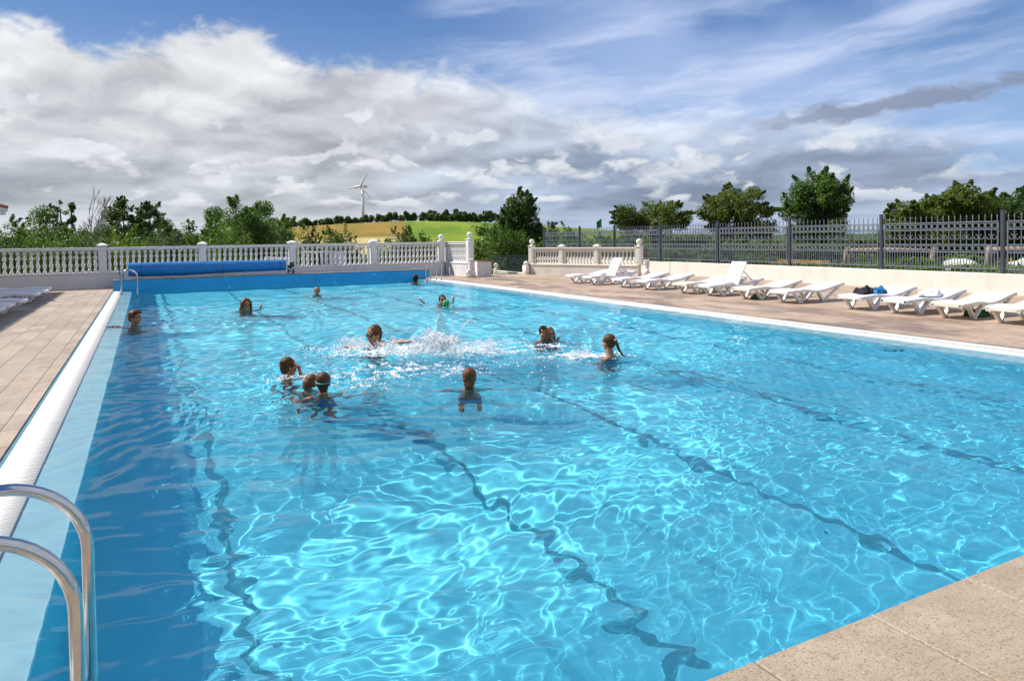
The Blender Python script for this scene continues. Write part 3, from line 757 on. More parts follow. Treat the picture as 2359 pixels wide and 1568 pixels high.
# ================================================================== LADDERS
def ladder(label, loc, rz, gap, R=.26, zt=.57, sgn=1, t=.021, z_deck=.012, steps=3, tread=True):
    """pool ladder; the water is towards +x, the deck leg stands at -x"""
    e = thing('pool_ladder', label, 'ladder', loc, rz)
    for s in (-.5, .5):
        pts = [(-R, 0, z_deck+.005), (-R, 0, zt*.5)]
        pts += [(-R*math.cos(a), 0, zt+R*math.sin(a)) for a in [math.pi*k/20 for k in range(21)]]
        pts += [(R, 0, .2), (R, 0, -.5), (R-.02, 0, -.95)]
        m = MB(); m.tube(pts, t, 16, round_ends=False); r_ = m.build('handrail', M['chrome'], e, True, loc=(0, s*gap, 0))
        m = MB(); m.lathe([(t, .03), (t+.022, .018), (t+.026, .0)], c=(-R, 0, z_deck), seg=16); m.build('foot_flange', M['chrome'], r_, 40)
    for k in range(steps):
        m = MB(); m.span((R-.05, -gap/2+.02, -.30-.27*k), (R+.05, gap/2-.02, -.275-.27*k), ch=.006); m.build('step', M['chrome'], e)
    if tread:
        m = MB(); m.ball((R+.0, gap/2+.0, .035), (.032, .032, .022), 12, 8); m.build('rubber_cap', M['black'], e, True)
    return e
ladder('large near pool ladder with two curved steel handrails at the bottom left', (-.475, 2.76, 0), 0, .50)
ladder('far steel pool ladder in the left corner beside the blue roller', (-.50, 26.55, 0), 0, .44, R=.235, tread=False)
ladder('far steel pool ladder in the right corner where the boy holds on', (10.48, 27.25, 0), rad(180), .55, R=.235, tread=False)

# ================================================================== COVER ROLLER
e = thing('cover_roller', 'blue solar cover rolled on a wheeled reel on the far pool wall', 'pool cover reel', (2.15, 28.78, .402))
m = MB(); n = 46; rows = []; rnd = random.Random(8)
for i in range(n+1):
    x = -2.72+5.44*i/n; f = i/n
    r0 = .25-.035*f; sag = .05*max(0, math.sin(math.pi*min(1, f*1.5)))*(1-f*.6)
    row = []
    for k in range(36):
        a = 2*math.pi*k/36
        rr = r0*(1+.012*math.sin(3*a+f*9)+.010*math.sin(17*f*3+5*a))
        z = rr*math.sin(a); 
        if z < -.05: z -= sag*(-z/r0)
        row.append((x, rr*math.cos(a), .33+z+.012*rnd.uniform(-.3, .3)))
    rows.append(row)
m.grid(rows); m.build('rolled_cover', M['cover'], e, 45)
m = MB()
for x in (-2.30, .42, 2.5):
    rr = .256-.035*(x+2.72)/5.44+.003
    m.grid([[(x+dx, rr*1.01*math.cos(a)*1.0, .33+rr*1.015*math.sin(a)-(.04*max(0, -math.sin(a)) if x < 1 else 0)) for a in [2*math.pi*k/36 for k in range(36)]] for dx in (-.006, .006)], caps=False)
m.build('strap', M['darkgreen'], e)
m = MB(); m.tube([(-2.98, 0, .33), (-2.6, 0, .33)], .03, 12); m.tube([(2.6, 0, .33), (2.98, 0, .33)], .03, 12); m.build('axle', M['chrome'], e, 40)
m = MB(); m.bar((-2.88, 0, .09), (-2.88, 0, .34), .035, .035, up=(0, 1, 0)); m.bar((-2.88, -.3, .09), (-2.88, .2, .09), .035, .035); m.build('stand', M['iron_hi'], e)
m = MB(); m.bar((2.90, 0, .09), (2.90, 0, .34), .035, .035, up=(0, 1, 0)); m.bar((2.90, -.3, .09), (2.90, .2, .09), .035, .035); m.build('stand', M['iron_hi'], e)
h = MB()
for a in (0, math.pi/2): h.bar((-3.0, math.cos(a)*.16, .33+math.sin(a)*.16), (-3.0, -math.cos(a)*.16, .33-math.sin(a)*.16), .025, .03, up=(1, 0, 0))
h.ball((-3.0, 0, .33), .035, 10, 6); h.tube([(-3.0, 0, .49), (-3.09, 0, .49)], .014, 8); h.build('crank_wheel', M['black'], e)
for x, y in ((-2.95, -.25), (-2.95, .18), (2.97, -.25), (2.84, .18)):
    m = MB()
    m.tube([(x-.025, y, .095), (x+.025, y, .095)], .095, 20); w = m.build('wheel', M['black'], e, 35)
    m = MB(); m.tube([(x-.032, y, .095), (x+.032, y, .095)], .055, 16); m.build('hub', M['hub'], w, 35)
m = MB(); rnd = random.Random(3)
for k in range(14): m.ball((2.93+rnd.uniform(-.08, .10), rnd.uniform(-.06, .06), .24+k*.014), (.06, .05, .05), 8, 6)
remesh(m, 'gear_wrap', M['darkgreen'], .015, 2, e)

# ================================================================== LOUNGERS
def lounger_profile():
    # (x, z) along the bed: foot end, knee rise, seat dip, rising back
    return [(0, .285), (.03, .305), (.25, .318), (.50, .330), (.70, .318), (.85, .292), (1.0, .290), (1.15, .305), (1.35, .340), (1.55, .385), (1.75, .425), (1.86, .440), (1.90, .438)]
def pz(x):
    p = lounger_profile(); return float(np.interp(x, [q[0] for q in p], [q[1] for q in p]))
def make_lounger(name, label, matl, raised=False, slats_dark=False):
    e = thing(name, label, 'sun lounger')
    W = .68; end = .98 if raised else 1.90
    # bed: two side rails and slatted deck
    def side_rail(x_end):
        m = MB()
        xs_ = np.linspace(0, 1.90, 30)
        for s in (-1, 1):
            rows = []
            for x in xs_:
                z = pz(x); rd = min(1, math.sqrt(max(.0, min(x, .14)/.14))); y = s*(W/2-.05*(1-rd)-.0)
                yi = s*(W/2-.055-.05*(1-rd)); th = .058
                rows.append([(x, y, z-th), (x, y, z-.004), (x, y-s*.006, z+.004), (x, yi, z+.004), (x, yi, z-th*.5), (x, yi, z-th)][::(1 if s > 0 else -1)])
            m.grid(rows)
        m.span((0.0, -W/2+.056, .235), (.075, W/2-.056, .304), ch=.006)
        m.span((1.85, -W/2+.056, .39), (1.90, W/2-.056, .437), ch=.006)
        return m
    side_rail(end).build('frame', matl, e, 35)
    m = MB(); x = .085; wd = .088; gap = .010
    while x+wd < (end if raised else 1.85):
        z0, z1 = pz(x), pz(x+wd); a = math.atan2(z1-z0, wd)
        R = Matrix.Rotation(-a, 4, 'Y'); m.box((x+wd/2, 0, (z0+z1)/2-.012), (wd-gap*.0, W-.115, .02), M4=R, ch=.003); x += wd+gap
    m.build('bed', matl, e, 35)
    if raised:
        hinge = Vector((.98, 0, pz(.98))); ang = rad(62)
        b = MB(); dv = Vector((math.cos(ang), 0, math.sin(ang))); nv = Vector((-math.sin(ang), 0, math.cos(ang)))
        R = Matrix.Rotation(-ang, 4, 'Y')
        for s in (-1, 1): b.box(hinge+dv*.35+Vector((0, s*(W/2-.085), 0)), (.70, .055, .035), M4=R, ch=.005)
        segs = [(.0, .16), (.185, .27), (.295, .38), (.405, .49), (.515, .70)]
        for a0, a1 in segs: b.box(hinge+dv*(a0+a1)/2, (a1-a0, W-.2, .028), M4=R, ch=.004)
        b.build('backrest', matl, e, 35)
        k = MB(); top = hinge+dv*.46
        for s in (-1, 1): k.bar(top+Vector((.02, s*.2, 0)), (1.58, s*.2, pz(1.58)), .022, .03, up=(0, 1, 0))
        k.bar((1.42, -.2, pz(1.42)+.12), (1.42, .2, pz(1.42)+.12), .02, .02)
        k.bar((1.30, -W/2+.05, pz(1.30)-.02), (1.30, W/2-.05, pz(1.30)-.02), .05, .02)
        k.build('backrest_prop', matl, e)
    # V legs: broad foot with two splayed straps
    def vleg(s, xf, spread_a, spread_b, zf=.012):
        l = MB(); y = s*(W/2-.045)
        for (x2, wdt) in ((xf-spread_a, .060), (xf+spread_b, .052)):
            z2 = pz(min(max(x2, 0), 1.9))-.045
            l.bar((xf+(-.025 if x2 < xf else .028), y-s*.02, .030), (x2, y, z2), .070, .056 if x2 < xf else .042)
        l.box((xf, y-s*.02, .018), (.11, .085, .035), ch=.006)
        return l
    for s in (-1, 1):
        vleg(s, .44, .23, .26).build('leg', matl, e, 35)
        vleg(s, 1.22, .20, .56).build('leg', matl, e, 35)
    return e
Z0 = .012
white_flat = make_lounger('sun_lounger', 'white flat lounger, farthest of the right row, just beside the diagonal cream balustrade', M['plastic'])
white_up = make_lounger('sun_lounger', 'white lounger with raised backrest in front of the diagonal cream balustrade', M['plastic'], True)
cream_flat = make_lounger('sun_lounger', 'yellowed flat lounger just before the towel lounger with raised backrest', M['plastic_cream'])
GR = 'sun loungers in a row on the right terrace'
def put(o, x, y, rz=0.0): o.location = (x, y, Z0); o.rotation_euler = (0, 0, rz); o['group'] = GR
put(white_flat, 13.52, 21.62, rad(3)); put(white_up, 13.56, 20.55, rad(-2)); put(cream_flat, 13.56, 15.78, rad(2))
row = [(white_flat, 13.60, 18.86, -1, 'third lounger from the far end, white and flat, partly in front of the mottled lion'),
       (white_flat, 13.60, 17.56, 2, 'white flat lounger between the lion and the yellowed one, fourth from the far end'),
       (white_up, 13.58, 14.78, -1, 'white lounger with raised backrest and a towel on its seat'),
       (cream_flat, 13.56, 13.40, 1, 'yellowed lounger with a dark bundle lying under it'),
       (white_flat, 13.58, 12.22, -2, 'clean white empty lounger left of the one holding black and blue clothes'),
       (white_flat, 13.60, 10.28, 1, 'white lounger holding black and blue clothes'),
       (white_flat, 13.58, 9.24, -1, 'white lounger holding a crumpled white towel near its middle'),
       (cream_flat, 13.60, 8.18, 2, 'greyish cream lounger with a green bag on the paving under it'),
       (cream_flat, 13.58, 7.16, 0, 'nearest lounger of the right row, cream, cut off by the right picture edge')]
for src, x, y, a, lb in row: put(dup(src, (0, 0, 0), 0, lb), x, y, rad(a))
GL = 'sun loungers in the shade on the left terrace'
shade = [(-2.70, 26.7, 'farthest shaded lounger on the left, its foot end nearest the balustrade wall'),
         (-2.62, 25.15, 'shaded lounger second from the balustrade wall, foot end between two others'),
         (-2.70, 23.95, 'shaded lounger third from the balustrade wall with legs showing under it'),
         (-2.68, 21.35, 'shaded lounger after the wide gap, with its foot end above the dark paving'),
         (-2.78, 20.05, 'shaded lounger second from the left picture edge, short end visible'),
         (-2.80, 19.0, 'nearest shaded lounger, only its rounded foot end inside the left picture edge')]
for x, y, lb in shade:
    o = dup(white_flat, (x, y, Z0), rad(180+random.Random(int(y*9)).uniform(-2, 2)), lb, GL)

# ---- things on and under the loungers
def heap(name, label, cat, loc, parts, matl, voxel=.012, extra=None, sm=2):
    m = MB()
    for c, r, a in parts: m.ball(c, r, 14, 10, M3=Matrix.Rotation(a, 3, 'Z'))
    o = remesh(m, name, matl, voxel, sm)
    o.location = loc; tag(o, label, cat); return o
def cloth_heap(name, label, cat, loc, L, W, H, matl, seed, rz=0):
    """a crumpled folded cloth: closed rumpled surface"""
    n = 56; v = []; f = []
    top = []
    for j in range(n):
        for i in range(n):
            u, w = i/(n-1)*2-1, j/(n-1)*2-1
            rr = math.hypot(u, w); ang = math.atan2(w, u)
            lim = .82+.16*math.sin(3*ang+seed)+.06*math.sin(7*ang+seed*2)
            s = max(0, 1-(rr/max(lim, .1))**3)
            q = Vector((u*2.1+seed, w*2.1, seed*.7))
            fold = abs(mnoise.noise(q*.8))*1.2+abs(mnoise.noise(q*1.7))*.40
            z = H*(s**.5)*(.42+.8*fold) if s > 0 else 0
            v.append((u*L/2, w*W/2, z+.002))
    for j in range(n-1):
        for i in range(n-1):
            k = j*n+i; q = (k, k+1, k+n+1, k+n)
            if max(v[t][2] for t in q) > .004: f.append(q)
    m = MB(); m.v = v; m.f = f; m.mi = [0]*len(f)
    o = m.build(name, matl, smooth=True); s = o.modifiers.new('solid', 'SOLIDIFY'); s.thickness = .008; s.offset = 1
    o.location = loc; o.rotation_euler = (0, 0, rz); tag(o, label, cat); return o
cloth_heap('clothes', 'crumpled black clothes lying on the white lounger', 'clothes', (14.22, 10.33, Z0+pz(.55)+.004), .62, .52, .15, M['cloth_black'], 3.1)
cloth_heap('swim_towel', 'blue patterned towel beside the black clothes on the lounger', 'towel', (14.36, 10.10, Z0+pz(.7)+.012), .36, .30, .17, M['cloth_blue'], 5.4, .3)
cloth_heap('towel', 'crumpled white towel on the middle of the flat lounger near the green bag', 'towel', (14.82, 9.22, Z0+pz(1.2)+.004), .56, .50, .17, M['towel'], 7.7)
cloth_heap('towel', 'flat white towel at the foot of the raised backrest', 'towel', (14.28, 14.72, Z0+pz(.78)+.004), .62, .48, .085, M['towel'], 2.2)
cloth_heap('bag', 'dark green bag on the paving under a cream lounger', 'bag', (14.55, 8.15, Z0), .55, .42, .18, M['bag_green'], 9.3)
cloth_heap('bundle', 'small dark bundle under a yellowed lounger', 'bag', (14.10, 13.35, Z0), .36, .34, .15, M['bag_green'], 1.3)
m = MB(); m.tube([(0, 0, .0), (.0, .02, .16)], [.035, .03], 12, round_ends=True)
tag(m.build('bottle', M['orange'], smooth=True, loc=(14.02, 6.90, .03)), 'small orange bottle under the nearest lounger at the right edge', 'bottle')
# padlock style latch on the nearest fence post
m = MB(); m.box((0, 0, .11), (.05, .04, .07), ch=.006); m.tube([(-.015, 0, .145), (-.015, 0, .18), (0, 0, .195), (.015, 0, .18), (.015, 0, .145)], .005, 8)
tag(m.build('padlock', M['yellow_wood'], loc=(WALL_B+.12, 10.42, .80)), 'small brass padlock hanging beside the nearest fence post', 'padlock')

# goggles
def goggles_thing(label, loc, rz):
    e = thing('swim_goggles', label, 'goggles', loc, rz)
    for s in (-1, 1):
        m = MB(); m.ball((s*.036, 0, .012), (.032, .022, .018), 12, 8); m.build('lens_cup', M['goggle'], e, True)
    m = MB(); m.tube([(-.06, 0, .01), (-.13, .03, .006), (-.09, .10, .004), (.03, .12, .006), (.12, .06, .008), (.06, 0, .01)], .009, 8); m.build('strap', M['goggle'], e, True)
    return e
goggles_thing('dark swim goggles lying on the pale ledge by the boy at the left edge', (-.60, 16.40, -.005), .3)
goggles_thing('dark goggles floating alone in the water at the right side', (9.57, 6.44, -.028), -.4).scale = (1.3, 1.3, 1.1)

# ================================================================== BUILDING AT THE LEFT
e = thing('pool_building', 'white building with tiled eave at the left picture edge', 'building', (-4.9, 8, 0))
m = MB(); m.span((-6, -12, 0), (-.0, 22.3, 2.75)); m.build('wall', M['white_wall'], e)
m = MB(); m.span((-.15, -12.1, 2.751), (.50, 22.8, 2.90), ch=.02); m.tube([(.50, -12.1, 2.93), (.50, 22.8, 2.93)], .06, 10); g_ = m.build('eave_cornice', M['white_wall'], e)
m = MB(); n = 0
for k in range(140):
    y = -12.0+.25*k
    m.tube([(.56, y, 3.00), (-2.6, y, 4.0)], .085, 8)
m.build('roof', M['roof_tile'], e)

# ================================================================== BEYOND THE FENCE AND WALLS
def on_ground(x, y, Z):
    p = at_depth(x, y, Z); return Vector((p.x, p.y, float(ground_z(p.x, p.y))))
def log_frame(label, p, q, h, group):
    e = thing('log_frame', label, 'log rail', (*p, float(ground_z(*p))), 0, group)
    d = Vector((q[0]-p[0], q[1]-p[1], 0)); m = MB(); m.tube([(0, 0, h), (d.x*.5, d.y*.5, h+.03), (d.x, d.y, h-.01)], [.075, .08, .07], 12); m.build('rail', M['logwood'], e, True)
    nrm = Vector((-d.y, d.x, 0)).normalized()
    for k in (0, 1):
        b = d*k
        for s in (-1, 1):
            m = MB(); m.tube([b+nrm*s*.05+Vector((0, 0, h+.1)), b+nrm*s*.18+Vector((0, 0, h*.5)), b+nrm*s*.34+Vector((0, 0, -.1))], [.07, .075, .08], 10); m.build('leg', M['logwood'], e, True)
G1 = 'weathered log rails beyond the fence'
log_frame('weathered log rail on splayed legs beyond the fence, left of the wide post', (23.6, 17.9), (24.1, 14.9), .70, G1)
log_frame('weathered log rail beyond the fence above the pale boulders', (23.9, 13.0), (24.4, 10.6), .70, G1)
# steel loop
m = MB(); m.tube([(0, 0, -.1), (0, 0, .38)]+[(0, -.30+.30*math.cos(a), .38+.30*math.sin(a)) for a in [math.pi*k/14 for k in range(1, 14)]]+[(0, -.6, .38), (0, -.6, -.1)], .024, 10)
p = (24.2, 24.4); tag(m.build('steel_loop', M['chrome'], smooth=True, loc=(*p, float(ground_z(*p)))), 'bright metal hoop standing among shrubs beyond the fence', 'hoop')
for i, (x, y, L_, lb) in enumerate(((23.0, 24.2, 3.2, 'golden wooden edging behind the fence beside the mottled lion'), (22.8, 19.6, 3.0, 'golden wooden edging behind the fence at the raised towel lounger'))):
    m = MB()
    for k in range(int(L_/.1)): m.box((0, -L_/2+k*.1, .14), (.05, .09, .36+.02*math.sin(k*2.1)), ch=.006)
    tag(m.build('wood_edging', M['yellow_wood'], loc=(x, y, float(ground_z(x, y))), smooth=False), lb, 'wooden edging')
rnd = random.Random(77)
rocks = [(25.6, 12.6, 1.5, .34, 'pale boulder just right of the wide fence post, above the first clothes lounger'), (26.6, 11.2, 2.2, .40, 'longest pale boulder beyond the fence, under the log rail'), (27.4, 8.9, 1.6, .5, 'pale boulder beyond the fence above the white towel lounger'),
         (29.4, 12.0, 2.4, .36, 'farther pale boulder in the upper row beyond the fence'), (24.3, 14.2, 1.5, .30, 'low pale boulder beyond the fence between the two log rails'), (24.0, 8.3, 1.3, .26, 'small bluish boulder close behind the fence near the padlock'), (24.2, 6.9, 1.2, .3, 'boulder beyond the fence at the right picture edge')]
for x, y, L_, h, lb in rocks:
    m = bmesh.new(); bmesh.ops.create_icosphere(m, subdivisions=4, radius=1)
    for v in m.verts:
        q = v.co*1.3+Vector((x, y, 0)); k = 1+.28*mnoise.noise(q)+.14*mnoise.noise(q*2.7); v.co = Vector((v.co.x*.42, v.co.y*L_/2, v.co.z*h))*k
    me = bpy.data.meshes.new('boulder'); m.to_mesh(me); m.free(); me.materials.append(M['rock']); me.shade_smooth()
    o = link('boulder', me, None, (x, y, float(ground_z(x, y))+.12)); o.rotation_euler = (0, 0, rnd.uniform(-.4, .4)); tag(o, lb, 'boulder', 'boulders beyond the fence')
m = MB(); rb = random.Random(5)
for k in range(7): m.ball((rb.uniform(-.4, .4), rb.uniform(-.4, .4), .25+rb.uniform(0, .3)), (.22, .22, .2), 8, 6)
p_ = at_depth(1492, 594, 36); o = remesh(m, 'flower_bed', M['orange'], .05, 1); o.location = (p_.x, p_.y, p_.z-.35); tag(o, 'orange red patch of flowers seen through the fence left of the ball post', 'flowers')

# white garden chairs and parasol leaning behind the far balustrade
def white_panel(label, px0, px1, y, z0, z1, tilt):
    a = at_depth(px0, 600, y); m = MB()
    b = at_depth(px1, 600, y); d = (b-a); 
    m.bar((a.x, a.y, z0), (b.x, b.y, z0+tilt), .04, .05); m.bar((a.x, a.y, z1), (b.x, b.y, z1-tilt*.3), .04, .05)
    n = 9
    for k in range(n+1):
        t = k/n; m.bar((a.x+d.x*t, a.y+d.y*t, z0+tilt*t), (a.x+d.x*t, a.y+d.y*t, z1-.3*tilt*t), .05, .09, up=(0, 1, 0))
    return tag(m.build('garden_bench', M['plastic']), label, 'bench')
white_panel('white slatted bench seen through the balusters just right of the roller', 700, 790, 30.5, .55, 1.22, .12)
white_panel('white slatted bench seen through the balusters behind the right end of the roller', 610, 668, 30.2, .50, 1.0, .16)

# flags
for px, py, lb, mm in ((1385, 507, 'green flag on a pole above the iron fence', 'flag_green'), (1429, 508, 'white flag on a pole beside the umbrella shaped tree', 'flag_white')):
    p = at_depth(px, py, 120); gz = float(ground_z(p.x, p.y)); e = thing('flagpole', lb, 'flag', (p.x, p.y, gz)); H = p.z-gz+.3
    m = MB(); m.tube([(0, 0, 0), (0, 0, H)], [.09, .05], 8); m.build('pole', M['turbine'], e)
    rows = []
    for j in range(7):
        rows.append([(-.02-1.05*(i/8)*(.93), .10*math.sin(i*1.1+j*.4), H-.1-1.35*j/6-.55*(i/8)**1.3) for i in range(9)])
    m = MB(); m.grid(rows, closed=False, caps=False); o = m.build('flag', M[mm], e, True); s = o.modifiers.new('s', 'SOLIDIFY'); s.thickness = .02

# ================================================================== WIND TURBINE
hubp = at_depth(835, 430, 900); gz = float(ground_z(hubp.x, hubp.y))
e = thing('wind_turbine', 'white three bladed wind turbine on the wooded ridge', 'wind turbine', (hubp.x, hubp.y, gz)); H = hubp.z-gz
m = MB(); m.tube([(0, 0, 0), (0, 0, H-1)], [2.4, 1.5], 20); m.build('tower', M['turbine'], e, True)
vw = Vector((-hubp.x, -hubp.y, 0)).normalized(); axis_d = (Matrix.Rotation(rad(-46), 3, 'Z') @ vw)      # rotor axis seen half from the side
m = MB(); c = Vector((0, 0, H)); m.bar(c-axis_d*7, c+axis_d*3.2, 3.0, 3.2); m.build('nacelle', M['turbine'], e)
hc = c+axis_d*4.2; m = MB(); m.ball(hc, 1.8, 12, 8); hb_ = m.build('hub', M['turbine'], e, True)
sd = axis_d.cross(Vector((0, 0, 1))).normalized()
def proj(v):
    d = v+Vector((hubp.x, hubp.y, gz))-Vector((0, 0, CAMZ)); return 1179+F_PX*d.dot(CR)/d.dot(CF)
for tx, ty in ((847, 391), (806, 434), (857, 461)):
    best = None
    for k in range(720):
        a = k*math.pi/360; dirv = sd*math.cos(a)+Vector((0, 0, 1))*math.sin(a); tip = hc+dirv*22
        d = tip+Vector((hubp.x, hubp.y, gz-CAMZ)); X_, Y_ = 1179+F_PX*d.dot(CR)/d.dot(CF), PY-F_PX*d.dot(CU)/d.dot(CF)
        ang = abs(math.atan2(Y_-430, X_-837)-math.atan2(ty-430, tx-837)); ang = min(ang, 2*math.pi-ang)
        if best is None or ang < best[0]: best = (ang, dirv)
    dv = best[1]; L_ = 25; per = axis_d.cross(dv).normalized(); rows = []
    for t, w, th in ((.03, .8, .7), (.10, 1.1, .65), (.2, 1.8, .55), (.35, 1.55, .45), (.6, 1.1, .3), (.85, .7, .2), (1, .25, .08)):
        q = hc+dv*L_*t; rows.append([q+(per*math.cos(a)*w+axis_d*math.sin(a)*th) for a in [2*math.pi*k/10 for k in range(10)]])
    m = MB(); m.grid(rows); m.build('blade', M['turbine'], e, True)

# ================================================================== VEGETATION
def leaf_cloud(centers, radii, weights, n, size, seed, flat=.35, squash=.8):
    r = np.random.default_rng(seed)
    centers = np.asarray(centers, float); radii = np.asarray(radii, float); w = np.asarray(weights, float); w /= w.sum()
    k = r.choice(len(centers), n, p=w)
    d = r.normal(size=(n, 3)); d /= np.linalg.norm(d, axis=1)[:, None]
    rr = r.random(n)**.45
    d[:, 2] *= squash
    c = centers[k]+d*(radii[k]*rr)[:, None]
    nrm = d*.7+r.normal(size=(n, 3))*.6+np.array([0, 0, flat]); nrm /= np.linalg.norm(nrm, axis=1)[:, None]
    a = np.cross(nrm, r.normal(size=(n, 3))); a /= np.linalg.norm(a, axis=1)[:, None]; b = np.cross(nrm, a)
    sz = size*(.6+.8*r.random(n))[:, None]
    v = np.stack([c-a*sz, c-b*sz*.55+nrm*sz*.12, c+a*sz, c+b*sz*.55+nrm*sz*.12], 1).reshape(-1, 3)
    f = np.arange(4*n).reshape(n, 4)
    return v, f
def tree(name, label, px, ytop, wpx, Z, leaf, seed, ybot=None, shape='round', dens=1.0, trunk=True, group=None, cat='tree', clump=.17, bark='bark', lean=0, gap=1.0):
    """ytop, ybot, px, wpx: where the crown stands as seen from the pool, Z: its distance in metres"""
    r = random.Random(seed); k = Z/F_PX
    base = at_depth(px, 600, Z)
    while base.x > 15 and base.y < 30 and base.x < WALL_B+.9+wpx*Z/F_PX*.5: Z += .5; base = at_depth(px, 600, Z)
    k = Z/F_PX; gz = float(ground_z(base.x, base.y))
    top = at_depth(px, ytop, Z).z; bot = at_depth(px, ybot, Z).z if ybot else gz+.2
    W = wpx*k/2; Hh = (top-bot)/2; cz = (top+bot)/2-gz
    e = thing(name, label, cat, (base.x, base.y, gz), 0, group)
    cen, rad_, wt = [], [], []
    N = int(46/gap) if shape not in ('sparse', 'poplar') else int(22/gap)
    clump *= 1.32
    for i in range(N):
        while True:
            x, y, z = r.uniform(-1, 1), r.uniform(-1, 1), r.uniform(-1, 1)
            q = x*x+y*y+z*z
            if shape == 'umbrella':
                ok = x*x+y*y < 1 and z > -.9+.75*(1-math.hypot(x, y)) and z < .95*math.sqrt(max(0, 1-.9*(x*x+y*y)))
            elif shape == 'bush': ok = x*x+y*y < 1 and -1 < z < .85*math.sqrt(max(0, 1-.8*(x*x+y*y)))
            elif shape == 'cone': ok = math.hypot(x, y) < .98*(1-(z+1)/2)**.75+.12
            else: ok = q < 1
            if ok and q > .12: break
        rr = clump*(.65+.7*r.random())*(1.15 if shape in ('bush', 'round') else 1)
        s = max(0, 1-rr*.55)
        cen.append((x*W*s+lean*(z+1)*W*.5, y*W*s, cz+z*Hh*s*(1.0))); rad_.append(rr*(W+Hh)*.62); wt.append(rr**2.4)
    main = list(range(N))
    zt = max(c[2]+q*.8 for c, q in zip(cen, rad_)); zb_ = min(c[2]-q*.8 for c, q in zip(cen, rad_)); xw = max(abs(c[0])+q*.8 for c, q in zip(cen, rad_))
    kz = (2*Hh)/(zt-zb_); cen = [(c[0]*W/xw, c[1]*W/xw, cz+Hh+(c[2]-zt)*kz) for c in cen]
    for i in range(int(N*2.0)):                                         # twigs reaching out of the outline
        j = r.choice(main); c = Vector(cen[j]); o = Vector((c.x, c.y, c.z-cz)); o = o.normalized()+Vector((r.uniform(-.6, .6), r.uniform(-.6, .6), r.uniform(-.2, .7)))
        p = c+o.normalized()*rad_[j]*r.uniform(.6, .98); 
        for t in (0, .35, .7):
            cen.append(tuple(p+o.normalized()*rad_[j]*t*.5)); rad_.append(rad_[j]*(.22-.14*t)); wt.append(.0026*(clump/.17)**2)
    size = max(.055, Z*.00142)
    area = (wpx*.4343)*((ybot or 600)-ytop)*.4343*.8
    n = int(area*10*dens*(.55 if shape == 'sparse' else 1)); n = max(1200, min(n, 52000))
    v, f = leaf_cloud(cen, rad_, wt, n, size, seed)
    link('crown', np_mesh('crown', v, f, M[leaf]), e)
    if trunk:
        m = MB(); th = max(.10, W*.07); ct = cz+Hh*.45
        pts = [(0, 0, -.3), (r.uniform(-.05, .05)*W, 0, cz*.35), (lean*W*.3, r.uniform(-.1, .1)*W, cz*.8), (lean*W*.7, 0, ct)]
        m.tube(pts, [th*1.3, th, th*.7, th*.25], 8)
        for j in r.sample(range(N), min(12, N)):
            c = Vector(cen[j]); t = min(.95, max(.3, (c.z-.4*W)/max(ct, .1))); s = Vector((lean*W*.5*t, 0, t*ct*.8))
            m.tube([s, (s+c)/2+Vector((0, 0, -.06*W)), c], [th*.45, th*.25, th*.07], 6)
        m.build('trunk', M[bark], e, True)
    return e
def bare_tree(label, px, ytop, Z, seed):
    base = at_depth(px, 600, Z); gz = float(ground_z(base.x, base.y)); H = at_depth(px, ytop, Z).z-gz; r = random.Random(seed)
    e = thing('dead_tree', label, 'tree', (base.x, base.y, gz)); m = MB()
    def br(p, d, L, t, lv):
        q = p+d*L; mid = (p+q)/2+Vector((r.uniform(-1, 1), r.uniform(-1, 1), 0))*L*.05
        m.tube([p, mid, q], [t, t*.8, t*.55], 5)
        if lv == 0: return
        for i in range(4 if lv > 1 else 5):
            a = r.uniform(0, 6.28); s = r.uniform(.2, .5); nd = (d+Vector((math.cos(a)*s, math.sin(a)*s, r.uniform(.0, .25)))).normalized()
            br(p+(q-p)*r.uniform(.55, 1), nd, L*r.uniform(.42, .62), t*.55, lv-1)
    br(Vector((0, 0, 0)), Vector((.02, 0, 1)), H*.55, H*.0085, 4)
    m.build('trunk', M['bark_pale'], e)
GT = 'trees beyond the balustrade on the left'
T = tree
T('broad_tree', 'broad green tree at the left picture edge below the eave', 8, 505, 130, 44, 'leaf_mid', 1, group=GT)
T('broad_tree', 'rounded tree beside the left edge tree, brighter on top', 72, 508, 110, 40, 'leaf_light', 2, group=GT)
T('broad_tree', 'dark rounded tree left of the windswept thin tree', 118, 516, 95, 46, 'leaf_deep', 3, group=GT)
T('windswept_tree', 'thin windswept tree with feathery tufts leaning left above the wood', 148, 462, 52, 62, 'leaf_deep', 4, ybot=520, shape='sparse', dens=.42, clump=.13, lean=-.3, gap=1.6)
T('windswept_tree', 'slender upright tufted tree just left of the dead trees', 168, 465, 16, 62, 'leaf_deep', 5, ybot=520, shape='sparse', dens=.6, clump=.20, gap=1.8)
bare_tree('tall bare dead tree, left one of the leafless pair', 197, 458, 52, 11)
bare_tree('bare pale dead tree, right one of the leafless pair', 218, 472, 46, 12)
T('round_tree', 'mid green tree mass in front of the dead trees', 168, 526, 100, 38, 'leaf_mid', 6, group=GT)
T('open_poplar', 'tall open tree with airy crown, left of two against the clouds', 287, 456, 68, 58, 'leaf_deep', 7, ybot=560, shape='round', dens=.75, clump=.13, gap=1.4)
T('open_poplar', 'airy crowned tree, right of two against the clouds', 348, 466, 62, 58, 'leaf_deep', 8, ybot=560, shape='round', dens=.7, clump=.13, gap=1.4)
T('round_tree', 'low tree mass under the left airy tree', 255, 535, 110, 40, 'leaf_olive', 9, group=GT)
T('round_tree', 'dark tree between the two airy trees, lower down', 318, 530, 90, 42, 'leaf_deep', 10, group=GT)
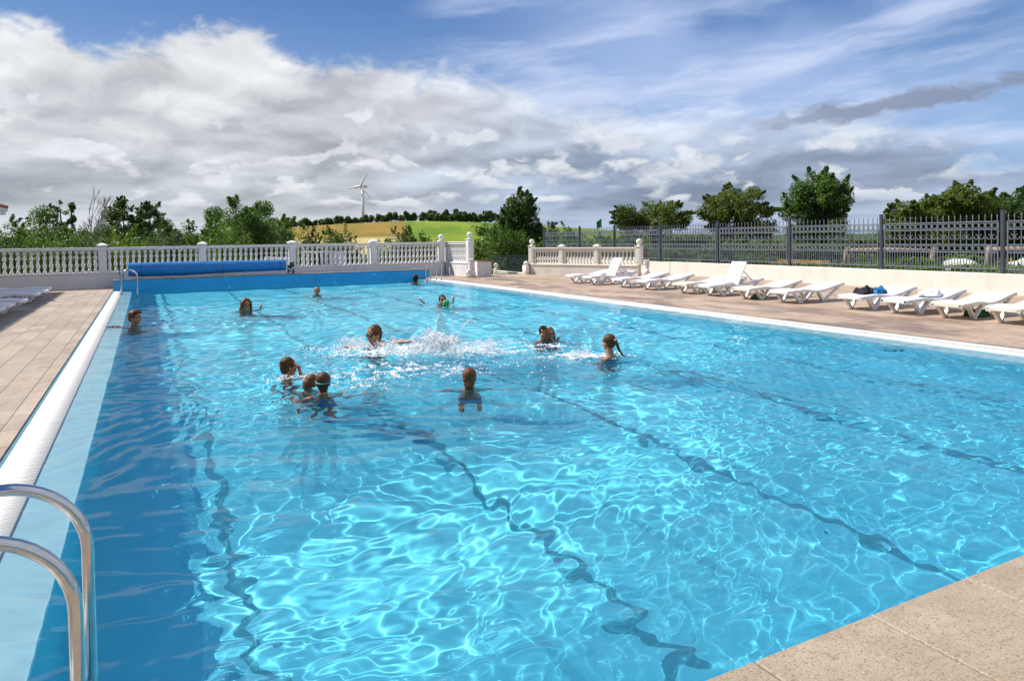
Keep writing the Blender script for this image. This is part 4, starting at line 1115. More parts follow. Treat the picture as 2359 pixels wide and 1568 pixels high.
T('round_tree', 'dark round tree right of the airy pair', 395, 508, 95, 50, 'leaf_deep', 13, group=GT)
T('round_tree', 'small dark tree with a thin top twig', 440, 506, 52, 50, 'leaf_deep', 14, group=GT, shape='cone')
T('round_tree', 'small tree with upright rounded crown left of the big bright tree', 493, 494, 62, 55, 'leaf_mid', 15, group=GT)
T('big_tree', 'big bright green tree with two humps left of the yellow field', 596, 462, 156, 42, 'leaf_mid', 16, dens=1.1)
T('round_tree', 'bright lower bush tree leaning against the big bright tree on its left', 545, 508, 90, 38, 'leaf_light', 17, group=GT)
GB = 'bushes over the rail of the far balustrade'
for i, (px, yt, w, Z, lf, lb) in enumerate([(30, 550, 120, 35, 'leaf_deep', 'dark bush above the rail at the left picture edge'), (120, 548, 120, 34, 'leaf_mid', 'green bush above the rail left of the first balustrade post'),
        (215, 541, 130, 34, 'leaf_grey', 'grey green willow bush over the first balustrade post'), (300, 538, 130, 33, 'leaf_light', 'bright bush above the rail left of the blue roller'),
        (385, 541, 110, 34, 'leaf_grey', 'pale grey green bush above the middle of the blue roller'), (455, 545, 100, 34, 'leaf_mid', 'bush above the second balustrade post'),
        (505, 522, 80, 36, 'leaf_light', 'light bush between small rounded tree and big bright tree'), (660, 533, 70, 38, 'leaf_deep', 'dark bush at the right foot of the big bright tree'),
        (717, 524, 75, 60, 'leaf_deep', 'left dark bush in front of the brown field'), (765, 530, 75, 62, 'leaf_mid', 'middle bush in front of the brown field'), (803, 523, 58, 64, 'leaf_deep', 'upright dark bush right of the middle field bush'),
        (925, 527, 75, 60, 'leaf_deep', 'dark round bush where brown and green fields meet'), (975, 541, 80, 58, 'leaf_olive', 'low dark hedge in front of the green field'), (880, 556, 70, 50, 'leaf_mid', 'small bush above the rail left of the field corner')]):
    T('bush', lb, px, yt, w, Z, lf, 30+i, shape='bush', trunk=False, cat='bush', clump=.24, group=GB, dens=.9)
T('big_tree', 'tall dark tree right of the ball topped posts', 1182, 445, 138, 54, 'leaf_deep', 50, dens=1.2, ybot=606)
T('big_tree', 'lower right half of dark foliage beside the tall dark tree', 1228, 505, 66, 54, 'leaf_deep', 51, dens=1.1)
for i, (px, yt, w, Z, lf, lb) in enumerate([(1108, 528, 62, 33.5, 'leaf_light', 'bright bush directly behind the planter box'), (1162, 522, 92, 45, 'leaf_mid', 'tall bush at the foot of the tall dark tree'), (1205, 540, 75, 45, 'leaf_mid', 'bush above the lower gate fence'),
        (1270, 514, 48, 48, 'leaf_deep', 'round dark topped bush right of the tall dark tree'), (1308, 520, 60, 46, 'leaf_mid', 'green bush left of where the iron fence begins'), (1262, 552, 80, 46, 'leaf_light', 'bright bush above the diagonal balustrade ball post'), (1330, 548, 70, 40, 'leaf_mid', 'bush behind the first iron fence panel')]):
    T('bush', lb, px, yt, w, Z, lf, 60+i, shape='bush', trunk=False, cat='bush', clump=.22, group='bushes round the stair opening')
T('umbrella_tree', 'wide umbrella shaped tree behind the white flag', 1505, 462, 178, 36, 'leaf_olive', 70, ybot=534, shape='bush', clump=.15, dens=1.1)
T('round_tree', 'rounded yellowish green tree, middle of the right hand trees', 1700, 428, 190, 34, 'leaf_olive', 71, ybot=560, dens=1.1, clump=.14)
T('round_tree', 'tallest rounded tree on the right with pale leaf edges', 1884, 392, 182, 35, 'leaf_mid', 72, ybot=585, dens=1.2, clump=.14)
T('beech_tree', 'left lower tree of the wide dark group at the right', 2115, 450, 175, 29, 'leaf_olive', 73, ybot=590, shape='bush', dens=1.15)
T('beech_tree', 'tallest tree of the wide group at the right edge', 2222, 421, 200, 28, 'leaf_olive', 74, ybot=590, shape='bush', dens=1.2, clump=.15)
T('beech_tree', 'middle tree filling the wide group, between the left low one and the tallest', 2165, 446, 130, 31, 'leaf_mid', 76, ybot=590, dens=1.2)
T('beech_tree', 'tree behind the last iron fence post, right of the tallest group tree', 2285, 444, 120, 32, 'leaf_olive', 77, ybot=590, dens=1.2)
T('beech_tree', 'tree of the right group cut off by the picture edge', 2340, 440, 170, 29, 'leaf_deep', 75, ybot=590, dens=1.15)
for i, (px, yt, w, Z, lf, lb, yb) in enumerate([(1400, 540, 110, 52, 'leaf_mid', 'hedge behind the first fence panels', None), (1450, 528, 70, 80, 'leaf_deep', 'dark small bush below the two flags', None), (1520, 540, 130, 40, 'leaf_mid', 'shrub under the umbrella shaped tree', None), (1600, 548, 110, 36, 'leaf_light', 'bright shrub between umbrella tree and rounded tree', None),
        (1690, 552, 130, 31, 'leaf_mid', 'shrub under the rounded yellowish tree', None), (1790, 560, 130, 30, 'leaf_olive', 'shrub left of the tallest rounded tree', None), (1875, 562, 120, 30, 'leaf_mid', 'shrub under the tallest rounded tree', None), (1960, 545, 100, 31, 'leaf_grey', 'grey green shrub in the gap before the wide tree group', None),
        (1560, 578, 120, 30, 'leaf_light', 'low shrub beyond the fence near the metal hoop', None), (2060, 560, 110, 30, 'leaf_deep', 'dark shrub under the left tree of the group', None), (2150, 565, 130, 30, 'leaf_deep', 'dark shrub under the middle of the tree group', None), (2250, 562, 130, 30, 'leaf_deep', 'dark shrub under the tallest group tree', None), (2345, 565, 110, 29, 'leaf_deep', 'dark shrub at the right picture edge', None),
        (1640, 588, 70, 25, 'leaf_light', 'knee high shrub close behind the fence by the hoop', None), (1740, 590, 90, 25, 'leaf_mid', 'knee high shrub close behind the fence above the yellowed lounger', None), (2120, 596, 90, 24.5, 'leaf_light', 'low bright plants between boulders, left', None), (2215, 588, 90, 26, 'leaf_light', 'low bright plants between boulders, right', None)]):
    T('shrub', lb, px, yt, w, Z, lf, 80+i, ybot=yb, shape='bush', trunk=False, cat='shrub', clump=.22, group='shrubs beyond the iron fence', dens=.9)
# ground cover beyond the low wall
r = np.random.default_rng(5); n = 26000
gx = r.uniform(20.5, 34, n); gy = r.uniform(2, 30, n); gzv = ground_z(gx, gy)
keep = (np.sin(gx*1.7+gy*.6)+np.sin(gy*1.9-gx)+r.normal(size=n)*.5) > -.6
cen = np.stack([gx, gy, gzv+.05+.12*r.random(n)], -1)[keep]
d = r.normal(size=(len(cen), 3)); d[:, 2] = abs(d[:, 2])*.8; d /= np.linalg.norm(d, axis=1)[:, None]
a = np.cross(d, r.normal(size=d.shape)); a /= np.linalg.norm(a, axis=1)[:, None]
sz = (.035+.05*r.random(len(cen)))[:, None]
v = np.stack([cen-a*sz*.5, cen+d*sz*2.2, cen+a*sz*.5], 1).reshape(-1, 3)
tag(link('ground_cover', np_mesh('ground_cover', v, np.arange(len(v)).reshape(-1, 3), M['leaf_light'])), 'low leafy ground cover beyond the iron fence', 'ground cover', kind='stuff')
# tree belt along the ridge and the far wooded rise
def belt(name, label, pts, h, step, leaf, seed, n):
    rr = random.Random(seed); cen, rd, wt = [], [], []
    for (x0_, Z0_), (x1_, Z1_) in zip(pts[:-1], pts[1:]):
        A_, B_ = at_depth(x0_, 550, Z0_), at_depth(x1_, 550, Z1_); L_ = (B_-A_).length; k = max(1, int(L_/step))
        for i in range(k):
            p_ = A_+(B_-A_)*((i+rr.random()*.5)/k); gz_ = float(ground_z(p_.x, p_.y)); hh = h*rr.uniform(.62, 1.1)
            for j in range(4):
                cen.append((p_.x+rr.uniform(-1, 1)*step*.3, p_.y+rr.uniform(-1, 1)*step*.3, gz_+hh*(.35+.18*j))); rd.append(step*rr.uniform(.6, .95)*(1-.12*j)); wt.append(1)
    v, f = leaf_cloud(cen, rd, wt, n, pts[0][1]*(.0011 if pts[0][1] > 150 else .0017), seed); tag(link(name, np_mesh(name, v, f, M[leaf])), label, 'wood', kind='stuff')
belt('ridge_wood', 'long row of dark trees along the ridge under the wind turbine', [(640, 600), (760, 606), (900, 608), (1000, 606), (1060, 604), (1150, 600)], 8.2, 4.0, 'leaf_deep', 5, 30000)
belt('ridge_wood', 'taller stretch of the ridge wood above the green field', [(985, 640), (1060, 640), (1140, 640)], 11.5, 4.5, 'leaf_deep', 6, 14000)
belt('far_wood', 'dark wooded rise behind the dead trees on the left', [(60, 330), (110, 345), (180, 350), (250, 345), (330, 330), (450, 340), (560, 360)], 13, 8, 'leaf_deep', 7, 15000)
belt('tree_line', 'continuous green belt of trees closing the gaps beyond the left balustrade', [(-60, 75), (60, 78), (180, 82), (300, 84), (420, 84), (540, 82), (660, 80)], 10.2, 2.6, 'leaf_mid', 17, 46000)
belt('far_wood', 'distant low wood on the right horizon behind the fence', [(1250, 300), (1450, 300), (1700, 300), (2000, 290), (2200, 260), (2400, 240)], 9, 9, 'leaf_deep', 9, 12000)

# ================================================================== PEOPLE
PEOPLE = []
def person(label, px, py, pw, hpx, phi, skin, hair, style='short', arms=(), tilt=0, roll=0, goggles=None, suit=None, seed=0, name='person', turn=0, smile=False, lean=0):
    """px, py head centre, pw row where the neck or shoulders meet the water, hpx head height in the 2358 wide frame;
    phi heading: 0 away from the camera, 90 to its right, 180 towards it"""
    W0 = at_z(px, pw, -.01); Z = Vector((W0.x, W0.y, W0.z-CAMZ)).dot(CF); hc = at_depth(px, py, Z); hc.z -= .042
    s = hpx*1.10*Z/F_PX/.235; PEOPLE.append((hc.x, hc.y))
    view = math.atan2(hc.x, hc.y); ang = -(view+rad(phi)); RZ = Matrix.Rotation(ang, 3, 'Z'); RI = RZ.inverted()
    vr = Vector((math.cos(view), -math.sin(view), 0)); vf = Vector((math.sin(view), math.cos(view), 0))
    e = thing(name, label, 'person', (hc.x, hc.y, hc.z), ang, 'bathers in the pool')
    HM = Matrix.Rotation(rad(turn), 3, 'Z') @ Matrix.Rotation(rad(tilt), 3, 'X') @ Matrix.Rotation(rad(roll), 3, 'Y')
    def H(p): return HM @ (Vector(p)*s)
    def hb_(m, c, r_, sg=16): m.ball(H(c), tuple(q*s for q in r_), sg, 12, M3=HM)
    m = MB()
    hb_(m, (0, -.012, .034), (.072, .092, .083)); hb_(m, (0, .020, -.030), (.060, .060, .078)); hb_(m, (0, .036, -.080), (.040, .038, .034))
    hb_(m, (0, .060, .035), (.052, .022, .035))
    m.tube([H((0, .076, .008)), H((0, .092, -.022)), H((0, .088, -.030))], [.007*s, .012*s, .010*s], 8, round_ends=True)
    for q in (-1, 1):
        hb_(m, (q*.073, -.006, -.015), (.010, .020, .031), 10); hb_(m, (q*.030, .064, -.035), (.022, .02, .024), 10); hb_(m, (q*.027, .070, .020), (.020, .012, .008), 10)
    hb_(m, (0, .074, -.058), (.020, .010, .006), 10); hb_(m, (0, .072, -.068), (.017, .010, .006), 10)
    nb = Vector((0, -.035*s, -.208*s))
    m.tube([H((0, -.012, -.04)), H((0, -.018, -.10)), nb+Vector((0, 0, .02*s)), nb+Vector((0, 0, -.03*s))], [.052*s, .051*s, .056*s, .062*s], 12, round_ends=True)
    sh = .150*s
    L_ = Vector((0, lean*s, 0))
    m.tube([nb+Vector((-sh, 0, -.055*s)), nb+Vector((-.06*s, 0, -.008*s)), nb+Vector((.06*s, 0, -.008*s)), nb+Vector((sh, 0, -.055*s))], [.046*s, .050*s, .050*s, .046*s], 12, round_ends=True)
    m.ball(nb+Vector((0, .012*s, -.14*s)), (.135*s, .085*s, .15*s), 16, 12); m.ball(nb+Vector((0, .005*s, -.30*s)), (.115*s, .08*s, .15*s), 16, 12); m.ball(nb+Vector((0, 0, -.43*s)), (.125*s, .088*s, .10*s), 16, 12)
    wd = hc.z+.9
    for q in (-1, 1):
        m.tube([nb+Vector((q*.065*s, 0, -.46*s)), nb+Vector((q*.09*s, .16*s, -.68*s)), nb+Vector((q*.09*s, -.05*s, -.92*s))], [.068*s, .046*s, .03*s], 10, round_ends=True)
        m.tube([nb+Vector((q*.09*s, -.06*s, -.93*s)), nb+Vector((q*.09*s, .05*s, -.965*s))], [.028*s, .02*s], 8, round_ends=True)
    # arms and hands; targets in view axes (right, away, up) relative to the head centre, metres
    def loc_(t): return RI @ (vr*t[0]+vf*t[1]+Vector((0, 0, t[2])))
    sides = {1: None, -1: None}
    for side, el, wr, hd, curl in arms: sides[side] = (loc_(el), loc_(wr), loc_(hd), curl)
    for q in (-1, 1):
        S_ = nb+Vector((q*sh, 0, -.05*s))
        if sides[q] is None:
            E_, W_, D_, cu = S_+Vector((q*.16*s, .04*s, -.18*s)), S_+Vector((q*.22*s, .22*s, -.20*s)), Vector((q*.2, 1, 0)), .3
        else: E_, W_, D_, cu = sides[q]; 
        D_ = D_.normalized()
        m.tube([S_, (S_+E_)/2, E_], [.045*s, .040*s, .032*s], 12, round_ends=True); m.tube([E_, (E_*.6+W_*.4), W_], [.033*s, .031*s, .021*s], 12, round_ends=True)
        up = Vector((0, 0, 1)); sd = D_.cross(up); sd = sd.normalized() if sd.length > .1 else Vector((1, 0, 0)); pn = sd.cross(D_)
        pc = W_+D_*.042*s
        m.tube([W_, pc+D_*.018*s], [.020*s, .027*s], 10, round_ends=True); m.tube([pc-sd*.016*s, pc+sd*.016*s], [.020*s, .020*s], 10, round_ends=True)
        for k in range(4):
            b0 = pc+D_*.03*s+sd*(k-1.5)*.0175*s; ln = (.060, .070, .066, .050)[k]*s; sp = sd*(k-1.5)*.13
            j1 = b0+(D_+sp-pn*cu*.5).normalized()*ln*.5; j2 = j1+(D_+sp-pn*cu*1.5).normalized()*ln*.5
            m.tube([b0-D_*.01*s, j1, j2], [.0092*s, .0084*s, .0070*s], 7, round_ends=True)
        tb = pc-sd*.022*s*q; m.tube([tb, tb+(D_*.7-sd*q*.9).normalized()*.03*s, tb+(D_-sd*q*.5).normalized()*.055*s], [.012*s, .0100*s, .0085*s], 7, round_ends=True)
    body = remesh(m, 'body', M[skin], .0068*max(s, .8), 2, e, factor=.4)
    body.cycles.is_caustics_receiver = True
    # hair
    hm = MB(); rn = random.Random(seed)
    def hbb(c, r_): hm.ball(H(c), tuple(q*s for q in r_), 20, 14, M3=HM)
    hbb((0, -.022, .043), (.0815, .092, .086)); hbb((0, -.050, .0), (.074, .062, .075))
    for q in (-1, 1): hbb((q*.058, -.008, .040), (.026, .055, .052))
    if style == 'short':
        for k in range(16): a = rn.uniform(-.9, .9); hm.tube([H((.05*a, .03, .118)), H((.062*a, .062, .095)), H((.066*a+.006, .080, .060+.02*rn.random()))], [.012*s, .011*s, .005*s], 6, round_ends=True)
    elif style == 'crop':
        hbb((0, -.055, -.035), (.062, .047, .055)); hbb((0, -.045, -.075), (.046, .034, .040))
    elif style in ('long', 'parted'):
        hbb((0, -.06, -.05), (.066, .048, .10))
        for q in (-1, 1):
            for k in range(7):
                t = k/6; x_ = q*(.066+.012*rn.random()); y_ = .035-.06*t
                hm.tube([H((q*.02, .045-.05*t, .118)), H((x_*.95, y_+.01, .06)), H((x_*1.08, y_, -.02)), H((x_*1.1+q*.006, y_-.008, -.085)), H((x_*1.15+q*.01*rn.random(), y_-.02, -.135-.04*rn.random()))], [.014*s, .014*s, .012*s, .010*s, .005*s], 6, round_ends=True)
    elif style == 'lowpony':
        hbb((0, -.055, -.045), (.066, .050, .075)); hbb((0, -.05, -.10), (.050, .040, .050))
        hbb((0, -.103, -.030), (.016, .018, .016))
        for k in range(7):
            a = (k-3)/3; hm.tube([H((.004*a, -.105, -.035)), H((.020*a, -.118, -.075)), H((.030*a, -.108, -.125)), H((.034*a, -.10, -.165-.02*rn.random()))], [.009*s, .012*s, .010*s, .004*s], 6, round_ends=True)
    elif style == 'ponytail':
        hbb((0, -.06, -.025), (.055, .04, .05))
        hm.tube([H((0, -.105, .045)), H((0, -.135, .035)), H((.0, -.155, -.02)), H((.01, -.175, -.085)), H((.02, -.225, -.15)), H((.03, -.29, -.185))], [.018*s, .021*s, .022*s, .020*s, .014*s, .004*s], 10, round_ends=True)
    ho = remesh(hm, 'hair', M[hair], .0055, 1, e, factor=.35)
    if style == 'ponytail':
        b = MB(); b.tube([H((0, -.112, .044)), H((0, -.128, .038))], .023*s, 14); b.build('hair_tie', M['skin_pale'], ho, 40)
    for q in (-1, 1):
        b = MB(); b.ball(H((q*.027, .073, .004)), (.013*s, .008*s, .0065*s), 10, 8, M3=HM); b.build('eye', M['eye'], e, True)
        b = MB(); b.tube([H((q*.012, .083, .021)), H((q*.028, .082, .027)), H((q*.043, .071, .021))], [.003*s, .0042*s, .002*s], 6); b.build('eyebrow', M[hair], e, True)
    b = MB(); b.tube([H((-.022, .078, -.060)), H((-.010, .0855, -.064)), H((.010, .0855, -.064)), H((.022, .078, -.060))], [.003*s, .0055*s, .0055*s, .003*s], 8, round_ends=True); mo = b.build('mouth', M['mouth'], e, True)
    if smile:
        b = MB(); b.tube([H((-.017, .083, -.060)), H((0, .0905, -.064)), H((.017, .083, -.060))], [.003*s, .005*s, .003*s], 8, round_ends=True); b.build('teeth', M['teeth'], mo, True)
    if goggles:
        ge = MB(); tl = -.14
        ge.tube([H((.0765*math.cos(a)*1.10, -.012+.096*math.sin(a)*1.06, .012-.012*math.sin(a))) for a in [math.pi*k/18-.35 for k in range(-1, 24)]] if False else [H((.083*math.cos(a), -.016+.105*math.sin(a), .016+.010*math.sin(a))) for a in [2*math.pi*k/32 for k in range(33)]], .0065*s, 8)
        g0 = ge.build('goggle_strap', M['teal' if goggles == 'teal' else 'goggle'], e, True)
        if goggles != 'teal':
            for q in (-1, 1):
                b = MB(); b.ball(H((q*.031, .083, .006)), (.027*s, .017*s, .018*s), 12, 8, M3=HM); b.build('goggle_lens', M['goggle'], g0, True)
    if suit:
        b = MB()
        if suit == 'straps':
            for q in (-1, 1): b.tube([nb+Vector((q*.055*s, -.088*s, -.16*s)), nb+Vector((q*.062*s, -.068*s, -.03*s)), nb+Vector((q*.062*s, .0, .058*s)), nb+Vector((q*.062*s, .07*s, -.02*s)), nb+Vector((q*.06*s, .105*s, -.10*s))], .0075*s, 8)
            b.build('swimsuit_strap', M['suit_dark'], e, True)
        b = MB(); rows = []
        for zz, k in ((-.10, 1.0), (-.2, 1.0), (-.3, .92), (-.42, 1.04), (-.50, 1.0)):
            rows.append([nb+Vector((.140*k*s*math.cos(a), (.012+.094*k*math.sin(a))*s, zz*s)) for a in [2*math.pi*j/24 for j in range(24)]])
        b.grid(rows, caps=False); b.build('swimsuit', M['suit_bright' if suit == 'bright' else 'suit_dark'], e, True)
    else:
        b = MB(); rows = []
        for zz, k in ((-.43, 1.02), (-.48, 1.07), (-.52, 1.08), (-.57, 1.05)):
            rows.append([nb+Vector((.128*k*s*math.cos(a), .092*k*math.sin(a)*s, zz*s)) for a in [2*math.pi*j/24 for j in range(24)]])
        b.grid(rows, caps=False); b.build('swim_shorts', M['suit_dark'], e, True)
    return e
M['suit_dark'] = mat('blue_swimwear', (.05, .30, .50), .6, scale=20)
M['suit_bright'] = mat('colourful_swimwear', (.10, .04, .55), .6, scale=9, col2=(.10, .45, .10))
person('boy at the left pool edge resting his arm on the pale ledge, brown short hair', 311, 727, 750, 31, 128, 'skin_tan', 'hair_brown', 'short',
       [(1, (-.30, -.05, -.175), (-.46, -.10, -.205), (-1, -.2, -.12), .3), (-1, (.25, -.05, -.24), (.36, -.15, -.30), (1, 0, -.2), .3)], seed=1)
person('smiling girl with long wet hair raising one hand, far left half of the pool', 566, 700, 714, 29, 165, 'skin_tan', 'hair_auburn', 'long',
       [(-1, (.24, -.02, -.27), (.335, -.02, -.13), (.15, 0, 1), .25), (1, (-.24, -.1, -.32), (-.3, -.2, -.35), (-1, -1, 0), .3)], seed=2, smile=True, roll=-4)
person('small fair head low in the water, farthest swimmer left of the centre', 730, 668, 678, 18, 178, 'skin_tan', 'hair_blond', 'crop', seed=3)
person('dark haired boy seen from behind holding the far right ladder', 957.5, 640, 651, 18, 20, 'skin', 'hair_dark', 'crop',
       [(1, (.28, .0, -.22), (.44, .02, -.08), (.5, .2, 1), .6)], seed=4)
person('boy with both arms spread wide behind the green ball', 1018.5, 688, 697, 22, 172, 'skin', 'hair_dark', 'crop',
       [(1, (-.34, -.02, -.19), (-.53, .0, -.02), (-.6, 0, .7), 1.3), (-1, (.25, .02, -.20), (.29, -.04, .0), (.1, 0, .9), 1.1)], seed=5)
person('boy with dark goggles in the white water left of the big splash', 861, 765, 797, 39, -128, 'skin_tan', 'hair_brown', 'crop',
       [(-1, (.1, .16, -.25), (.1, .3, -.3), (0, 1, 0), .3), (1, (-.22, -.14, -.22), (-.32, -.05, -.17), (-1, .1, .1), .4)], seed=6, goggles='dark', tilt=-6)
person('dark haired boy half hidden behind the girl with closed eyes', 1251, 760, 784, 27, 165, 'skin', 'hair_dark', 'short',
       [(1, (-.2, .05, -.25), (-.31, .0, -.155), (-.8, 0, .5), .5), (-1, (.20, .12, -.25), (.225, .02, -.150), (.4, 0, .8), .5)], seed=7)
person('fair haired girl with closed eyes and face tipped up in front of a boy', 1266, 764, 784, 28, 148, 'skin_tan', 'hair_blond', 'parted', suit='straps', tilt=10, roll=6, seed=8)
person('girl with long dark ponytail seen from behind at the right of the group', 1401, 782, 823, 35, -52, 'skin', 'hair_brown', 'ponytail', suit='straps', seed=9, turn=0)
person('bather from behind with wet hair tied low at the nape, bottom right of the group', 1081, 862, 885, 42, 4, 'skin_tan', 'hair_auburn', 'lowpony',
       [(-1, (-.27, .03, -.31), (-.42, -.02, -.36), (-1, 0, -.1), .3), (1, (.28, -.02, -.30), (.46, -.06, -.33), (1, 0, 0), .3)], seed=10)
person('boy in profile with a hand at his mouth, left end of the group', 665, 837, 866, 40, 72, 'skin_tan', 'hair_brown', 'crop',
       [(1, (.150, -.08, -.20), (.135, -.07, -.055), (-.3, .0, 1), .9), (-1, (.2, .2, -.3), (.3, .3, -.3), (1, 0, 0), .3)], seed=11)
person('swimmer with only brown hair showing between the profile boy and the teal strap boy', 714, 877, 889, 40, 20, 'skin_tan', 'hair_auburn', 'crop', seed=12, tilt=-28, roll=20)
person('boy from behind with a teal goggle strap round his wet hair, nearest bather', 744, 872, 906, 43, 3, 'skin_tan', 'hair_brown', 'crop', goggles='teal', suit='bright', seed=13,
       arms=[(-1, (-.24, -.08, -.30), (-.34, .1, -.33), (-1, .3, 0), .3), (1, (.24, -.08, -.30), (.36, .05, -.33), (1, .3, 0), .3)])
# swimmer lying flat in the white water
def prone(px, py):
    w = at_z(px, py, 0); e = thing('person', 'swimmer lying flat in the white water, only a pink shoulder showing behind the goggled boy', 'person', (w.x, w.y, -.10), math.atan2(CR.y, CR.x)+rad(4), 'bathers in the pool')
    m = MB(); PEOPLE.append((w.x+.4, w.y))
    m.ball((0, 0, .0), (.085, .10, .085)); m.ball((.02, 0, -.05), (.06, .07, .07)); m.tube([(.06, 0, 0), (.15, 0, .01)], [.05, .055], 10, round_ends=True)
    m.tube([(.17, -.16, .03), (.17, .16, .05)], [.06, .06], 12, round_ends=True); m.ball((.32, 0, .035), (.17, .15, .085)); m.ball((.52, 0, .0), (.15, .12, .08)); m.ball((.66, 0, .01), (.12, .14, .09))
    for q in (-1, 1):
        m.tube([(.70, q*.07, .0), (.98, q*.10, -.08-.03*q), (1.28, q*.09, -.10+.04*q)], [.075, .048, .03], 10, round_ends=True); m.tube([(1.28, q*.09, -.10+.04*q), (1.40, q*.10, -.12)], [.03, .02], 8, round_ends=True)
        m.tube([(.17, q*.18, .04), (.02, q*.30, .05 if q > 0 else -.05), (-.18, q*.26, -.03)], [.045, .035, .022], 10, round_ends=True)
        for k in range(5): m.tube([(-.18, q*.26+(k-2)*.012, -.03), (-.28+abs(k-2)*.01, q*.26+(k-2)*.02, -.05)], [.010, .007], 6, round_ends=True)
    remesh(m, 'body', M['skin_pale'], .009, 2, e)
    h = MB(); h.ball((-.01, 0, .02), (.092, .105, .088), 16, 12); h.build('hair', M['hair_brown'], e, True)
prone(884, 785)

# ---- green ball with black patches
bp = at_z(1027.7, 706, -.01); br_ = .096
e = thing('ball', 'bright green football with black patches in front of the boy with spread arms', 'ball', (bp.x, bp.y, .062), .7)
ico = bmesh.new(); bmesh.ops.create_icosphere(ico, subdivisions=5, radius=br_)
t_ = (1+5**.5)/2; pent = [Vector(p).normalized() for p in ((-1, t_, 0), (1, t_, 0), (-1, -t_, 0), (1, -t_, 0), (0, -1, t_), (0, 1, t_), (0, -1, -t_), (0, 1, -t_), (t_, 0, -1), (t_, 0, 1), (-t_, 0, -1), (-t_, 0, 1))]
me = bpy.data.meshes.new('shell'); 
for f in ico.faces:
    c_ = f.calc_center_median().normalized(); f.smooth = True
    f.material_index = 1 if max(c_.dot(p) for p in pent) > .925 else 0
ico.to_mesh(me); ico.free(); me.materials.append(mat('green_ball_skin', (.05, .48, .06), .3, var=.05, scale=5)); me.materials.append(M['black']); link('shell', me, e)

# ================================================================== WATER
def fan(x, y, cx, cy, rx, ry): return np.exp(-((x-cx)/rx)**2-((y-cy)/ry)**2)
SPL = at_z(1000, 812, 0)
def water_h(X, Y):
    r = np.random.default_rng(21); Z = np.zeros_like(X)
    warpx = .5*np.sin(.55*Y+.3*X+1)+.28*np.sin(1.3*Y-.9*X); warpy = .5*np.cos(.5*X-.35*Y)+.28*np.sin(1.1*X+1.2*Y+2)
    left = 1/(1+np.exp((X-2.6)/.9)); far = sstep(Y, 4.5, 12)
    calm = fan(X, Y, 3.6, 5.9, 2.0, 1.0)
    busy = np.clip(.88+.50*left+.10*far-.72*calm, .10, 1.5)
    for i in range(34):          # broad swell, all over
        lam = .42*(2.2/.42)**r.random(); th = r.random()*2*math.pi; k = 2*math.pi/lam
        Z += .0080*(lam/2/math.pi)*(.5+r.random())*np.sin(k*((X+warpx*.35)*math.cos(th)+(Y+warpy*.35)*math.sin(th))+r.random()*6.28)
    for i in range(64):          # short ripples, stronger where the water is stirred
        lam = .115*(.45/.115)**r.random(); th = r.random()*2*math.pi; k = 2*math.pi/lam
        ph = r.random()*6.28; g_ = .5+.5*np.sin(.9*X*math.cos(i)+.9*Y*math.sin(i)+i)
        Z += .0245*(lam/2/math.pi)*(.4+r.random())*busy*g_*sstep(lam/np.maximum(.012, .0027*Y), 5, 9)*np.sin(k*((X+warpx)*math.cos(th)+(Y+warpy)*math.sin(th))+ph)
    chop = fan(X, Y, SPL.x, SPL.y, 2.2, 1.3)
    for i in range(30):
        lam = .12*(.6/.12)**r.random(); th = r.random()*2*math.pi; k = 2*math.pi/lam
        Z += .030*(lam/2/math.pi)*chop*np.sin(k*(X*math.cos(th)+Y*math.sin(th))+r.random()*6.28+2*np.sin(3*X+i)+2*np.sin(3*Y-i))
    for (px_, py_) in PEOPLE:
        d_ = np.hypot(X-px_, Y-py_); Z += .0075*np.sin(d_*2*math.pi/.19+px_)*np.exp(-((d_-.28)/.34)**2)
    edge = np.minimum(sstep(X, L_W, L_IN+.15), 1-sstep(X, R_IN-.55, R_IN))
    return Z*(.26+.74*edge)
ys = [A_NEAR]
while ys[-1] < A_FAR: ys.append(ys[-1]+max(.0110, .0142*ys[-1]/5.5))
ys[-1] = A_FAR; ys = np.array(ys)
xs = np.unique(np.concatenate([np.concatenate([np.arange(L_W, 6, .0118), np.arange(6, R_IN, .0145)]), [R_IN]]))
XX, YY = np.meshgrid(xs, ys); ZW = water_h(XX, YY)
WLEV = -.012
ny, nx = XX.shape; idx = np.arange(ny*nx).reshape(ny, nx)
wf = np.stack([idx[:-1, :-1], idx[:-1, 1:], idx[1:, 1:], idx[1:, :-1]], -1).reshape(-1, 4)
wm = bpy.data.materials.new('clear_water'); wm.use_nodes = True; wm.node_tree.nodes.clear(); g = G(wm.node_tree)
wo_ = g.n('ShaderNodeOutputMaterial'); rf = g.n('ShaderNodeBsdfRefraction'); rf.inputs['IOR'].default_value = 1.33; rf.inputs['Roughness'].default_value = 0
gs = g.n('ShaderNodeBsdfGlossy'); gs.inputs['Roughness'].default_value = 0; fr = g.n('ShaderNodeFresnel'); fr.inputs['IOR'].default_value = 1.33
mx = g.n('ShaderNodeMixShader'); g.put(mx.inputs[0], g.mul(fr.outputs[0], .58))        # surface reflection turned down, as a polarising filter would do
tp = g.n('ShaderNodeBsdfTransparent'); m2 = g.n('ShaderNodeMixShader'); m2.inputs[0].default_value = .19  # plain transparent share added as fill, lets extra sunlight reach the pool floor
wm.node_tree.links.new(rf.outputs[0], m2.inputs[1]); wm.node_tree.links.new(tp.outputs[0], m2.inputs[2])
wm.node_tree.links.new(m2.outputs[0], mx.inputs[1]); wm.node_tree.links.new(gs.outputs[0], mx.inputs[2]); wm.node_tree.links.new(mx.outputs[0], wo_.inputs[0])
water = tag(link('water', np_mesh('water', np.stack([XX, YY, ZW+WLEV], -1).reshape(-1, 3), wf, wm, True)), kind='structure')
water.cycles.is_caustics_caster = True
